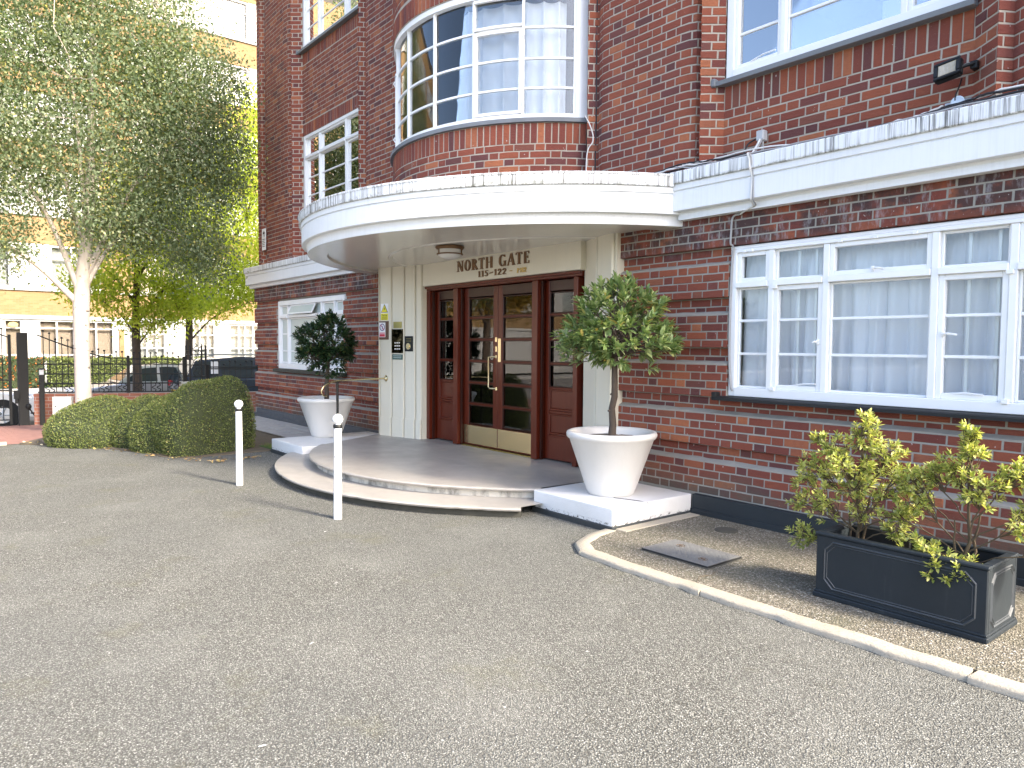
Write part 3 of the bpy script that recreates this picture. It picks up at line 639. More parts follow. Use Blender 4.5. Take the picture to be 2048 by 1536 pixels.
A = arc_poly(2.235, 5.57); sf.add(flat(A, 2.695), [tuple(range(len(A)))])
sf.add([(-9.95, 5.57, 2.695), (-4.9, 5.57, 2.695), (-4.9, 5.95, 2.695), (-9.95, 5.95, 2.695)], [(0,1,2,3)])
sf.obj('soffit', M['soffit'], can)
A = arc_poly(3.36, 5.60); MB().prism(A, 2, 2.98, 3.10).obj('canopy_roof', M['lead'], can)

# ------------------------------------------------------------------ windows
def piece(name, m, parent, a, b, c=.003, smooth=0): return MB().bbox(a, b, c).obj(name, m, parent)
def shared_box(name, m, parent, a, b, cache={}):
    d = tuple(round(b[i]-a[i], 3) for i in range(3)); key = (d, m.name)
    if key not in cache:
        mb = MB().bbox([-v/2 for v in d], [v/2 for v in d], .003); cache[key] = mb.mesh(name, m)
    o = bpy.data.objects.new(name, cache[key]); COL.objects.link(o); o.location = [(a[i]+b[i])/2 for i in range(3)]; attach(o, parent); return o
def casement(W_, x0, x1, z0, z1, yf, rows, glass, name='sash', fw=.035, proud=.018, bars_x=()):
    """an opening or fixed light: surround, bars and panes as parts of the window"""
    mb = MB(); y0, y1 = yf-proud, yf+.022
    for a, b in (((x0, y0, z0), (x0+fw, y1, z1)), ((x1-fw, y0, z0), (x1, y1, z1)), ((x0+fw, y0, z0), (x1-fw, y1, z0+fw)), ((x0+fw, y0, z1-fw), (x1-fw, y1, z1))): mb.bbox(a, b, .004)
    mb.obj(name, M['frame'], W_)
    zz = [z0+fw]+list(rows)+[z1-fw]
    for r in rows: shared_box('glazing_bar', M['frame'], W_, (x0+fw, yf-.010, r-.011), (x1-fw, yf+.014, r+.011))
    for a, b in zip(zz, zz[1:]):
        xs = [x0+fw]+list(bars_x)+[x1-fw]
        for c, d in zip(xs, xs[1:]): shared_box('pane', glass, W_, (c+.002, yf+.004, a+.002), (d-.002, yf+.008, b-.002))
def outer(W_, x0, x1, z0, z1, yf, posts=(), transom=None, t=.045, d=(.05, .04), head=.05, foot=.06, jamb=.06):
    mb = MB(); ya, yb = yf-d[0], yf+d[1]
    mb.bbox((x0, ya, z0), (x0+jamb, yb, z1)).bbox((x1-jamb, ya, z0), (x1, yb, z1)).bbox((x0+jamb, ya-.003, z1-head), (x1-jamb, yb, z1)).bbox((x0+jamb, ya-.006, z0), (x1-jamb, yb, z0+foot))
    for p in posts: mb.bbox((p-t/2, ya+.006, z0+foot), (p+t/2, yb, z1-head))
    if transom:
        q = [x0+jamb]+[v for p in posts for v in (p-t/2, p+t/2)]+[x1-jamb]
        for a, b in zip(q[::2], q[1::2]): mb.bbox((a, ya-.012, transom-.024), (b, yb, transom+.024))
    mb.obj('frame', M['frame'], W_)
def stay(W_, p, q): MB().tube([p, ((p[0]+q[0])/2, p[1]-.012, (p[2]+q[2])/2+.01), q], .007, 6).obj('window_stay', M['frame'], W_)
def handle(W_, x, y, z, dx=.10):
    MB().bbox((x-.012, y-.018, z-.02), (x+.012, y, z+.02)).tube([(x, y-.02, z), (x+dx*.4, y-.035, z+.004), (x+dx, y-.035, z-.006)], .008, 6).obj('handle', M['frame'], W_)
def curtain(x0, x1, z0, z1, y, label, mtl='net', folds=9, amp=.035, seed=1, flare=.0, group=None, ycurve=None):
    r = random.Random(seed); nx = int((x1-x0)/.009)+2; nz = 14; ph = [r.uniform(0, 6) for _ in range(6)]; V = []; F = []
    for j in range(nz+1):
        t = j/nz; z = z1+(z0-z1)*t
        for i in range(nx+1):
            s_ = i/nx; u = s_*folds*2*pi
            v_ = u*.5+ph[0]+.55*sin(u*.21+ph[1])+.25*sin(u*.47+ph[2])*t
            w = (.55-abs(sin(v_))**.55)*amp*1.9*(.55+.45*t)+sin(u*1.7+ph[2]+.7*t)*amp*.16+sin(u*.31+ph[3])*amp*.35*t
            if t < .12: w = w*(t/.12)*.6+sin(u*4+ph[4])*.006
            x = x0+(x1-x0)*s_+.018*sin(u*.5+ph[5])*t; yy = y+w
            if ycurve: yy += ycurve(x)
            V.append((x, yy, z))
    for j in range(nz):
        for i in range(nx): a = j*(nx+1)+i; F.append((a, a+1, a+nx+2, a+nx+1))
    o = MB().add(V, F).obj('curtain', M[mtl]); o.data.shade_smooth(); recentre(o); return tag(o, label, 'curtain', group)

# ground-floor window, right
Wr = bpy.data.objects.new('window', None); COL.objects.link(Wr); Wr.location = (-2.56, 5.62, 1.1); attach(Wr, B)
x0, x1 = WR[0]+.005, WR[1]-.005; yf = 5.625; pr_ = [-3.445, -2.965, -2.165, -1.685]
mb = MB(); mb.bbox((x0, 5.575, 2.405), (x1, 5.68, 2.434)).obj('drip_moulding', M['frame'], Wr)
outer(Wr, x0, x1, 1.125, 2.405, yf, pr_, 2.095, t=.05, head=.03, foot=.075)
cols = [(x0+.06, pr_[0]-.025), (pr_[0]+.025, pr_[1]-.025), (pr_[1]+.025, pr_[2]-.025), (pr_[2]+.025, pr_[3]-.025), (pr_[3]+.025, x1-.06)]
for i, (a, b) in enumerate(cols):
    casement(Wr, a, b, 1.20, 2.071, yf, (1.497, 1.785), M['glass'], fw=.04 if i in (1, 3) else .018, proud=.034 if i in (1, 3) else .010)
    casement(Wr, a, b, 2.119, 2.375, yf, (), M['glass'], fw=.036 if i in (0, 2, 4) else .02, proud=.034 if i in (0, 2, 4) else .010)
stay(Wr, (-3.25, 5.60, 1.235), (-3.02, 5.57, 1.262)); stay(Wr, (-2.08, 5.60, 1.235), (-1.83, 5.575, 1.242)); handle(Wr, -3.02, 5.595, 1.60, -.03); handle(Wr, -2.10, 5.595, 1.655, .1); handle(Wr, -2.6, 5.59, 2.15, .09)
for x in (-3.40, -1.70):
    for z in (1.19, 2.045): shared_box('hinge', M['frame'], Wr, (x-.022, 5.555, z), (x+.022, 5.585, z+.032))
for x in (-3.70, -3.63, -2.85, -2.58, -2.3): shared_box('hinge', M['frame'], Wr, (x-.018, 5.565, 2.372), (x+.018, 5.59, 2.396))
s_ = MB().prism([(5.455, 1.085), (5.455, 1.108), (5.475, 1.116), (5.60, 1.124), (5.60, 1.085)], 0, -3.90, -1.23); s_.bbox((-3.94, 5.47, 1.082), (-3.895, 5.548, 1.155), .006)
s_.obj('sill', M['blacksill'], Wr)
for x in (-3.25, -3.10, -1.98, -1.80): shared_box('secondary_glazing_bar', M['frame'], Wr, (x-.012, 5.685, 1.2), (x+.012, 5.70, 2.36))
curtain(-3.80, -1.34, 1.14, 2.385, 5.775, 'white net curtain hanging behind the wide ground-floor window beside the planter', folds=15, amp=.055, seed=3)
# ground-floor window, left (obscured glass, one vent tilted open)
Wl = bpy.data.objects.new('window', None); COL.objects.link(Wl); Wl.location = (-12.85, 5.62, 1.05); attach(Wl, B)
x0, x1 = WL[0]+.005, WL[1]-.005; pr_ = [-13.86, -12.33, -11.80]; yf = 5.63
outer(Wl, x0, x1, 1.075, 2.40, yf, pr_, 2.09, head=.09, foot=.10, jamb=.07)
cols = [(x0+.07, pr_[0]-.022), (pr_[0]+.022, pr_[1]-.022), (pr_[1]+.022, pr_[2]-.022), (pr_[2]+.022, x1-.07)]
for i, (a, b) in enumerate(cols):
    casement(Wl, a, b, 1.18, 2.066, yf, (1.42, 1.755), M['frost'], fw=.03, proud=.012, bars_x=((a+b)/2-.18,) if i == 1 else ())
    if i != 1: casement(Wl, a, b, 2.114, 2.31, yf, (), M['frost'], fw=.03, proud=.012)
a, b = cols[1]; casement(Wl, a, b, 2.114, 2.31, yf+.02, (), M['frost'], fw=.02, proud=.005)
mb = MB(); L_ = .20
for (p, q) in (((a+.12, 0, 0), (b-.24, .02, .028)), ((a+.12, 0, L_-.028), (b-.24, .02, L_)), ((a+.12, 0, .028), (a+.148, .02, L_-.028)), ((b-.268, 0, .028), (b-.24, .02, L_-.028))): mb.bbox(p, q, .003)
ov = mb.obj('vent_sash', M['frame']); g_ = MB().box((a+.15, .008, .028), (b-.27, .012, L_-.028)).obj('pane', M['frost'])
R_ = Matrix.Translation((0, 5.60, 2.31))@Matrix.Rotation(rad(-26), 4, 'X')@Matrix.Translation((0, 0, -L_))
for o in (ov, g_): o.data.transform(R_); attach(o, Wl)
MB().bbox((-14.40, 5.49, 1.005), (-11.34, 5.60, 1.072), .01).obj('sill', M['riser_dark'], Wl)
# first-floor bays
def bay_window(x0, x1, f, posts, yf=5.70, label=None, rows=(4.30, 4.63), transom=5.0, openleft=False):
    Wd = bpy.data.objects.new('window', None); COL.objects.link(Wd); Wd.location = ((x0+x1)/2, yf, 3.95+FL*f); attach(Wd, B); dz = FL*f
    outer(Wd, x0+.004, x1-.004, 3.935+dz, 5.398+dz, yf, posts, transom+dz, head=.055, foot=.065, jamb=.075)
    q = [x0+.079]+[v for p in posts for v in (p-.0225, p+.0225)]+[x1-.079]
    for i, (a, b) in enumerate(zip(q[::2], q[1::2])):
        side = i != 1
        casement(Wd, a, b, 4.0+dz, transom-.024+dz, yf, [r+dz for r in rows], M['glass_up'], fw=.034 if side else .016, proud=.03 if side else .01)
        casement(Wd, a, b, transom+.024+dz, 5.343+dz, yf, (), M['glass_up'], fw=.032 if not side else .02, proud=.03 if not side else .01)
    s_ = MB().prism([(5.565, 3.868+dz), (5.560, 3.905+dz), (5.60, 3.918+dz), (5.72, 3.934+dz), (5.72, 3.868+dz)], 0, x0-.05, x1+.02); s_.bbox((x0-.085, 5.545, 3.862+dz), (x0-.04, 5.64, 3.935+dz), .01)
    s_.obj('sill', M['lead'], Wd); stay(Wd, (posts[0]-.3, yf-.03, 4.03+dz), (posts[0]-.06, yf-.05, 4.05+dz)); return Wd
bay_window(-3.985, -1.993, 0, (-3.44, -2.47)); bay_window(-3.985, -1.993, 1, (-3.44, -2.47))
bay_window(-13.185, -10.82, 0, (-12.52, -11.48)); bay_window(-13.185, -10.82, 1, (-12.52, -11.48))
curtain(-3.88, -3.45, 3.98, 5.35, 5.86, 'pale blue curtain drawn to the left of the upper window over the long cornice', 'net_cool', 3, .04, 5)
c_ = MB().add([(-2.62, 5.735, 4.03), (-2.50, 5.735, 4.03), (-2.50, 5.735, 4.19), (-2.62, 5.735, 4.19)], [(0,1,2,3)]); c_.box((-2.62, 5.736, 4.03), (-2.50, 5.738, 4.19))
tag(recentre(MB().box((-2.66, 5.735, 4.01), (-2.51, 5.738, 4.17)).obj('paper_notice', M['signwhite'])), 'white sheet of paper stuck inside the upper window over the long cornice', 'notice')
curtain(-13.08, -12.1, 3.98, 5.33, 5.90, 'grey blue curtain behind the left half of the upper window above the canopy edge', 'net_cool', 5, .05, 6)
curtain(-12.3, -10.9, 7.0, 8.36, 5.88, 'white net curtain behind the topmost window at the left', 'net', 8, .05, 7)
# bow window: bent frame, seven lights of four panes
def bow_pt(a, r=R_R): return (R_C.x+r*sin(a), R_C.y-r*cos(a))
def arc_solid(a0, a1, r0, r1, z0, z1, n=10):
    mb = MB(); V = []
    for i in range(n+1):
        a = a0+(a1-a0)*i/n
        for r, z in ((r1, z0), (r1, z1), (r0, z1), (r0, z0)): V.append((*bow_pt(a, r), z))
    return mb.add(V, [(i*4+j, i*4+(j+1) % 4, (i+1)*4+(j+1) % 4, (i+1)*4+j) for i in range(n) for j in range(4)]+[(3,2,1,0), (n*4, n*4+1, n*4+2, n*4+3)])
def bow_window(f):
    dz = FL*f; Wb = bpy.data.objects.new('bow_window', None); COL.objects.link(Wb); Wb.location = (R_C.x, 4.6, 3.95+dz); attach(Wb, B)
    RG = R_R-.07; ends = HA-rad(.6); th = [-rad(57.0), -rad(41), -rad(24.6), -rad(8.3), rad(8.3), rad(24.6), rad(41), rad(57.0)]
    arc_solid(-HA-rad(.4), HA+rad(.4), RG-.05, R_R+.035, 3.922+dz, 3.965+dz, 40).obj('sill', M['lead'], Wb, smooth=30)
    arc_solid(-ends, ends, RG-.03, RG+.045, 3.966+dz, 4.022+dz, 40).obj('frame', M['frame'], Wb, smooth=30)
    arc_solid(-ends, ends, RG-.03, RG+.055, 5.275+dz, 5.338+dz, 40).obj('frame', M['frame'], Wb, smooth=30)
    for a in th:
        w = .024 if abs(a) < 1 else .05
        arc_solid(a-w/RG*.5, a+w/RG*.5, RG-.025, RG+.035 if abs(a) < 1 else RG+.05, 4.023+dz, 5.274+dz, 2).obj('mullion', M['frame'], Wb)
    for s_ in (-1, 1): arc_solid(*sorted((s_*rad(57.3), s_*rad(62.2))), RG-.06, R_R-.012, 3.966+dz, 5.338+dz, 3).obj('end_jamb', M['frame'], Wb)
    rows = [4.022, 4.30, 4.61, 4.935, 5.275]
    for i, (a0, a1) in enumerate(zip(th, th[1:])):
        b0, b1 = a0+.013/RG, a1-.013/RG
        for j, (z0, z1) in enumerate(zip(rows, rows[1:])):
            arc_solid(b0, b1, RG, RG+.004, z0+.01+dz, z1-.01+dz, 6).obj('pane', M['glass_bow'], Wb, smooth=40)
            if j: arc_solid(b0, b1, RG-.012, RG+.018, z0-.011+dz, z0+.011+dz, 6).obj('glazing_bar', M['frame'], Wb, smooth=30)
        if i in (1, 5):     # opening lights
            sa = MB(); 
            for (p, q, r, s_) in ((b0, b0+.03/RG, 4.03, 4.92), (b1-.03/RG, b1, 4.03, 4.92), (b0, b1, 4.03, 4.062), (b0, b1, 4.888, 4.92), (b0, b1, 4.945, 4.972), (b0, b1, 5.238, 5.268)):
                e = arc_solid(p, q, RG+.008, RG+.046, r+dz, s_+dz, 5); sa.add(e.v, e.f)
            sa.obj('sash', M['frame'], Wb)
            h_ = MB()
            for z in (4.11, 4.8): h_.tube([(*bow_pt(b1+.01, RG+.05), z+dz), (*bow_pt(b1+.012, RG+.07), z+.03+dz), (*bow_pt(b1+.006, RG+.055), z+.06+dz)], .007, 6)
            h_.obj('hinge', M['frame'], Wb)
bow_window(0); bow_window(1)
V = []; F = []; na = 260; rr = random.Random(4)
for j in range(9):
    for i in range(na+1):
        a = -rad(55)+rad(110)*i/na; w = .06-.13*abs(sin(i*.21+.7*sin(i*.075)))**.6
        V.append((*bow_pt(a, R_R-.19+w*(.5+.06*j)), 5.25-j*.153))
for j in range(8):
    for i in range(na): q = j*(na+1)+i; F.append((q, q+1, q+na+2, q+na+1))
o = MB().add(V, F).obj('curtain', M['net']); o.data.shade_smooth(); recentre(o); tag(o, 'long white net curtain following the curve inside the bow window', 'curtain')

# ------------------------------------------------------------------ entrance
YD = 5.78
def flutes(pts, z0, z1, zc, name='pilaster'):
    """a stepped, fluted pilaster: every flute a slab of its own with a recessed groove between"""
    P = bpy.data.objects.new(name, None); COL.objects.link(P); P.location = (pts[0][0], pts[0][1], z0); attach(P, B)
    for (ax, ay), (bx, by) in zip(pts, pts[1:]):
        t = Vector((bx-ax, by-ay)); L = t.length; t.normalize(); n_ = Vector((t.y, -t.x)); g = .010
        q = [Vector((ax, ay))+t*g, Vector((ax, ay))+t*(L-g)]
        poly = [q[0]+n_*.0, q[0]+n_*.012-t*.0+t*.010, q[1]+n_*.012-t*.010, q[1], q[1]-n_*.10, q[0]-n_*.10]
        MB().prism([(p.x, p.y) for p in poly], 2, z0+.285, z1).obj('flute', M['cream'], P)
        poly = [q[0]+n_*.016, q[0]+n_*.030+t*.010, q[1]+n_*.030-t*.010, q[1]+n_*.016, q[1]-n_*.10, q[0]-n_*.10]
        MB().prism([(p.x, p.y) for p in poly], 2, z0, z0+.275).prism([(p.x-n_.x*(.008 if 0 else 0), p.y) for p in [q[0]+n_*.012, q[0]+n_*.022+t*.010, q[1]+n_*.022-t*.010, q[1]+n_*.012, q[1]-n_*.10, q[0]-n_*.10]], 2, z0+.2752, z0+.2848).obj('flute_base', M['cream'], P)
    return P
LP = [(-9.80, 5.385), (-9.53, 5.455), (-9.27, 5.525), (-9.04, 5.59), (-8.945, 5.62)]
LP = [(-9.795, 5.38), (-9.545, 5.44), (-9.29, 5.505), (-9.075, 5.56), (-8.955, 5.592)]
PL = flutes(LP, .195, 2.70, 0)
MB().prism([(-9.81, 5.36), (-9.797, 5.36), (-9.797, 5.60), (-9.81, 5.60)], 2, .195, 2.70).prism([(-9.79, 5.47), (-9.5, 5.53), (-8.955, 5.67), (-8.953, 5.596), (-8.949, 5.60), (-8.949, 5.80), (-9.79, 5.80)], 2, .195, 2.699).obj('pilaster_core', M['cream'], PL)
PR = flutes([(-5.80, 5.72), (-5.44, 5.545), (-5.155, 5.485)], .195, 2.70, 0)
MB().prism([(-5.150, 5.50), (-5.120, 5.50), (-5.120, 5.62), (-5.150, 5.62)], 2, .195, 2.70).prism([(-5.80, 5.80), (-5.80, 5.76), (-5.44, 5.60), (-5.16, 5.54), (-5.16, 5.80)], 2, .195, 2.699).obj('pilaster_core', M['cream'], PR)
MB().bbox((-8.955, 5.60, 2.387), (-5.75, 5.82, 2.70), .006).obj('name_fascia', M['cream'], B)
# letters: strokes with serifs
def letter_polys(ch):
    T, t = .20, .085; P = []
    def st(a, b, w): # thick line as polygon (vertical-ended if steep)
        d = Vector((b[0]-a[0], b[1]-a[1])).normalized(); n_ = Vector((-d.y, d.x))*w/2
        P.append([(a[0]+n_.x, a[1]+n_.y), (a[0]-n_.x, a[1]-n_.y), (b[0]-n_.x, b[1]-n_.y), (b[0]+n_.x, b[1]+n_.y)])
    def sf(x, y, w=.26, up=0): P.append([(x-w/2, y-.028), (x+w/2, y-.028), (x+w/2, y+.028), (x-w/2, y+.028)])
    def arc(cx, cy, rx, ry, a0, a1, wx, wy, n=14):
        for i in range(n):
            p = a0+(a1-a0)*i/n; q = a0+(a1-a0)*(i+1)/n
            P.append([(cx+rx*cos(p), cy+ry*sin(p)), (cx+rx*cos(q), cy+ry*sin(q)), (cx+(rx-wx)*cos(q), cy+(ry-wy)*sin(q)), (cx+(rx-wx)*cos(p), cy+(ry-wy)*sin(p))])
    w = .6
    if ch == 'N': w = .78; st((.12, 0), (.12, 1), t); st((.66, 0), (.66, 1), t); st((.14, .97), (.64, .03), T); sf(.12, .028); sf(.10, .972, .22); sf(.66, .972)
    elif ch == 'O': w = .74; arc(.37, .5, .36, .51, 0, 2*pi, T, .07, 26)
    elif ch == 'R': w = .68; st((.16, 0), (.16, 1), T); arc(.22, .74, .34, .26, -pi/2, pi/2, T*.85, .06); st((.3, .5), (.62, .02), T*.9); sf(.16, .028, .32); sf(.13, .972, .2); sf(.64, .028, .16)
    elif ch == 'T': w = .64; st((.32, 0), (.32, .96), T); st((.02, .97), (.62, .97), .06); st((.04, .97), (.03, .80), .055); st((.60, .97), (.61, .80), .055); sf(.32, .028, .34)
    elif ch == 'H': w = .80; st((.16, 0), (.16, 1), T); st((.64, 0), (.64, 1), T); st((.2, .52), (.6, .52), .07)
    elif ch == 'G': w = .74; arc(.38, .5, .37, .51, rad(52), rad(318), T, .07, 22); st((.62, .02), (.62, .44), T*.8); sf(.62, .44, .26); st((.62, .97), (.62, .78), .05)
    elif ch == 'A': w = .76; st((.08, 0), (.38, 1), t); st((.40, 1), (.66, 0), T); st((.2, .34), (.54, .34), .06); sf(.08, .028, .2); sf(.66, .028, .3)
    elif ch == 'E': w = .58; st((.16, 0), (.16, 1), T); st((.16, .97), (.52, .97), .06); st((.16, .03), (.54, .03), .06); st((.2, .52), (.42, .52), .06); st((.51, .97), (.51, .80), .05); st((.53, .03), (.53, .22), .05); st((.42, .62), (.42, .42), .05)
    elif ch == '1': w = .40; st((.2, 0), (.2, 1), T); st((.04, .84), (.17, .96), .07); sf(.2, .028, .34)
    elif ch == '5': w = .56; st((.14, .94), (.5, .94), .1); st((.14, .96), (.12, .54), t); arc(.22, .33, .29, .34, rad(-150), rad(110), T*.85, .08, 18)
    elif ch == '2': w = .58; arc(.28, .72, .26, .29, rad(-35), rad(190), T*.85, .08, 16); st((.46, .6), (.08, .08), T*.6); st((.04, .05), (.54, .05), .1)
    elif ch == 'P': w = .62; st((.16, 0), (.16, 1), T); arc(.22, .72, .34, .28, -pi/2, pi/2, T*.85, .07); sf(.16, .028, .32)
    elif ch == '-': w = .62; st((.10, .50), (.52, .50), .10)
    elif ch == '~': w = .66; st((.06, .42), (.34, .54), .13); st((.32, .46), (.60, .58), .13)
    return P, w
def lettering(text, x0, x1, z0, z1, y, mtl, name, gap=.11, space=.42):
    h = z1-z0; items = [(c, *letter_polys(c)) if c != ' ' else (c, [], space) for c in text]
    tot = sum(w for _, _, w in items)+gap*(len(items)-1); sx = (x1-x0)/tot; x = x0
    Lg = bpy.data.objects.new(name, None); COL.objects.link(Lg); Lg.location = ((x0+x1)/2, y, z0); attach(Lg, B)
    for c, P, w in items:
        if P:
            mb = MB()
            for i, p in enumerate(P):
                dd = .012+.0004*(i % 9)
                a_ = sum(p[j][0]*p[(j+1) % len(p)][1]-p[(j+1) % len(p)][0]*p[j][1] for j in range(len(p)))
                mb.prism([(x+q[0]*sx, z0+q[1]*h) for q in p], 1, y-dd, y+.001)
            mb.obj('letter', mtl, Lg)
        x += (w+gap)*sx
    return Lg
lettering('NORTH GATE', -8.09, -6.60, 2.527, 2.668, 5.60, M['bronze'], 'name_lettering')
lettering('115~122', -7.615, -7.035, 2.428, 2.503, 5.60, M['bronze'], 'number_lettering', .13)
lettering('-', -6.985, -6.915, 2.42, 2.50, 5.60, M['gilt'], 'number_lettering'); lettering('PH2', -6.83, -6.655, 2.427, 2.482, 5.60, M['gilt'], 'number_lettering', .12)
# doors
DF = bpy.data.objects.new('door_frame', None); COL.objects.link(DF); DF.location = (-7.4, YD, .2); attach(DF, B)
def wbox(name, a, b, par, m='wood', c=.005): return MB().bbox(a, b, c).obj(name, M[m], par)
ZP = .205; YF = 5.66
wbox('head_rail', (-8.95, YF, 2.325), (-5.80, YD+.08, 2.385), DF); wbox('head_moulding', (-8.95, YF-.03, 2.352), (-5.80, YF-.002, 2.384), DF)
for x0, x1 in ((-8.948, -8.875), (-8.275, -8.175), (-6.63, -6.53), (-5.92, -5.85)): wbox('jamb', (x0, YF, ZP), (x1, YD+.08, 2.323), DF)
for x0, x1 in ((-8.868, -8.855), (-8.166, -8.150), (-6.645, -6.632), (-6.52, -6.50)): wbox('stop_bead', (x0-.006, YD-.07, ZP), (x1, YD-.035, 2.32), DF, 'wood_dark', .002)
ZR = [2.195, 1.922, 1.632, 1.346, 1.058, .772, .487]
def leaf(name, x0, x1, glass_rows, wood_rows, stile, kick, yd):
    D = bpy.data.objects.new(name, None); COL.objects.link(D); D.location = ((x0+x1)/2, yd, ZP); attach(D, B)
    bot = glass_rows[-1] if not wood_rows else wood_rows[-1]
    wbox('stile', (x0, yd-.025, ZP+.012), (x0+stile, yd+.025, 2.32), D); wbox('stile', (x1-stile, yd-.025, ZP+.012), (x1, yd+.025, 2.32), D)
    xa, xb = x0+stile, x1-stile
    wbox('top_rail', (xa, yd-.0245, glass_rows[0]), (xb, yd+.0245, 2.319), D, 'wood_dark'); wbox('bottom_rail', (xa, yd-.0245, ZP+.013), (xb, yd+.0245, bot), D)
    for a, b in zip(glass_rows, glass_rows[1:]):
        MB().box((xa+.002, yd+.002, b+.012), (xb-.002, yd+.007, a-.012)).obj('pane', M['glass_door'], D)
        mb = MB()   # bead round each pane
        for p, q in (((xa, yd-.018, b+.011), (xa+.014, yd-.002, a-.011)), ((xb-.014, yd-.018, b+.011), (xb, yd-.002, a-.011)), ((xa+.014, yd-.018, a-.024), (xb-.014, yd-.002, a-.011)), ((xa+.014, yd-.018, b+.011), (xb-.014, yd-.002, b+.024))): mb.bbox(p, q, .004)
        mb.obj('glazing_bead', M['wood_dark'], D)
    for r in glass_rows[1:-1]+(glass_rows[-1:] if wood_rows else []): wbox('cross_rail', (xa, yd-.022, r-.011), (xb, yd+.022, r+.011), D)
    for a, b in zip(wood_rows, wood_rows[1:]):
        wbox('panel', (xa+.03, yd-.012, b+.05), (xb-.03, yd+.01, a-.02), D); mb = MB()
        a2, b2 = a-.011, b+.022
        for p, q in (((xa, yd-.026, b2), (xa+.03, yd, a2)), ((xb-.03, yd-.026, b2), (xb, yd, a2)), ((xa+.03, yd-.026, a2-.02), (xb-.03, yd, a2)), ((xa+.03, yd-.026, b2), (xb-.03, yd, b2+.03))): mb.bbox(p, q, .008)
        mb.obj('panel_moulding', M['wood'], D)
        wbox('panel_rail', (xa, yd-.022, b-.011), (xb, yd+.022, b+.021), D)
    if kick:
        mb = MB().bbox((x0+.004, yd-.0285, .235), (x1-.004, yd-.0252, .482), .001); mb.obj('kick_plate', M['brass'], D)
    return D
DL = leaf('door', -8.142, -7.404, ZR, [], .095, True, YD); DR = leaf('door', -7.396, -6.652, ZR, [], .085, True, YD)
leaf('sidelight', -8.845, -8.285, ZR[:5], [1.058, .772, .487], .055, False, YD+.015); leaf('sidelight', -6.50, -5.93, ZR[:5], [1.058, .772, .487], .06, False, YD+.015)
# brass furniture
MB().bbox((-7.392, YD-.032, 1.345), (-7.335, YD-.0255, 1.645), .002).obj('push_plate', M['brass'], DR)
MB().bbox((-7.448, YD-.032, 1.475), (-7.412, YD-.0255, 1.545), .002).bbox((-7.452, YD-.032, 1.60), (-7.412, YD-.0255, 1.66), .002).bbox((-7.445, YD-.034, 1.39), (-7.415, YD-.0255, 1.43), .002).obj('lock_plate', M['brass'], DL)
MB().tube([(-7.425, YD-.027, 1.41), (-7.47, YD-.07, 1.41), (-7.53, YD-.075, 1.405), (-7.535, YD-.075, 1.02), (-7.50, YD-.072, 1.003), (-7.42, YD-.027, 1.003)], .011, 8).lathe([(0, -.02), (.02, -.02), (.02, .02), (0, .02)], (-7.42, YD-.03, 1.0), 12).obj('pull_handle', M['brass'], DL, smooth=50)
MB().box((-8.15, YD-.06, ZP-.03), (-6.64, YD+.06, ZP+.008)).obj('threshold', M['brass_dull'], DF)
# hall behind the glass
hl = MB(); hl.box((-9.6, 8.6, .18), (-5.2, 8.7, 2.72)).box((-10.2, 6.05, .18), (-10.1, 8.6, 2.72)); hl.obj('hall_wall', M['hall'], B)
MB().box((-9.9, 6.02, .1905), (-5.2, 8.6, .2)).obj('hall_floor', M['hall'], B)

# entrance steps
ST = thing('entrance_steps', (-7.4, 4.6, 0), 'two curved stone entrance steps with rounded nosings in front of the wooden doors', 'steps')
SX, SY = -7.40, 6.30
def step_arc(r, a0, a1, n=70): return [(SX+r*sin(t), SY-r*cos(t)) for t in np.linspace(a0, a1, n)], [(sin(t), -cos(t)) for t in np.linspace(a0, a1, n)]
def tread(r, a0, a1, zt, back, name):
    P_, N_ = step_arc(r-.06, a0, a1); prof = [(0, zt-.032), (.048, zt-.032), (.058, zt-.024), (.061, zt-.012), (.056, zt-.003), (.046, zt), (0, zt)]
    mb = MB()
    V = []; prof_n = len(prof)
    chips = [(random.uniform(a0, a1), random.uniform(.006, .016)) for _ in range(5)]
    for (x, y), (nx, ny), t in zip(P_, N_, np.linspace(a0, a1, len(P_))):
        ch = sum(random.uniform(.010, .02) for c_, w in chips if abs(t-c_) < w)
        V += [(x+nx*max(0, o_-ch if o_ > .04 else o_), y+ny*max(0, o_-ch if o_ > .04 else o_), z-(.006 if ch and o_ > .04 and z > zt-.01 else 0)) for o_, z in prof]
    n = len(P_); mb.add(V, [(i*prof_n+q, i*prof_n+(q+1) % prof_n, (i+1)*prof_n+(q+1) % prof_n, (i+1)*prof_n+q) for i in range(n-1) for q in range(prof_n-1)])
    top = [(x, y, zt) for x, y in P_]; mb.add(top+[(p[0], p[1], zt) for p in back], [tuple(range(len(top)+len(back)))])
    mb.obj(name, M['stone'], ST, smooth=40)
aR = math.asin((-4.98-SX)/3.24); aL = -math.asin((SX+9.52)/3.24)
tread(3.24, aL, aR, .098, [(-5.02, 5.4), (-9.3, 5.4)], 'tread')
P_, N_ = step_arc(3.17, aL, aR); MB().sweep(P_, N_, [(-.05, -.05), (0, -.05), (0, .067), (-.05, .067)]).obj('riser', M['riser_dark'], ST, smooth=40)
aR2 = math.asin((-5.165-SX)/2.84); aL2 = -math.asin((SX+9.33)/2.84)
tread(2.84, aL2, aR2, .2, [(-5.165, 5.47), (-5.165, 5.86), (-9.0, 5.86), (-9.83, 5.86), (-9.83, 5.3)], 'platform_slab')
P_, N_ = step_arc(2.765, aL2-.03, aR2+.02); MB().sweep(P_, N_, [(-.05, .05), (0, .05), (0, .169), (-.05, .169)]).obj('riser', M['riser'], ST, smooth=40)

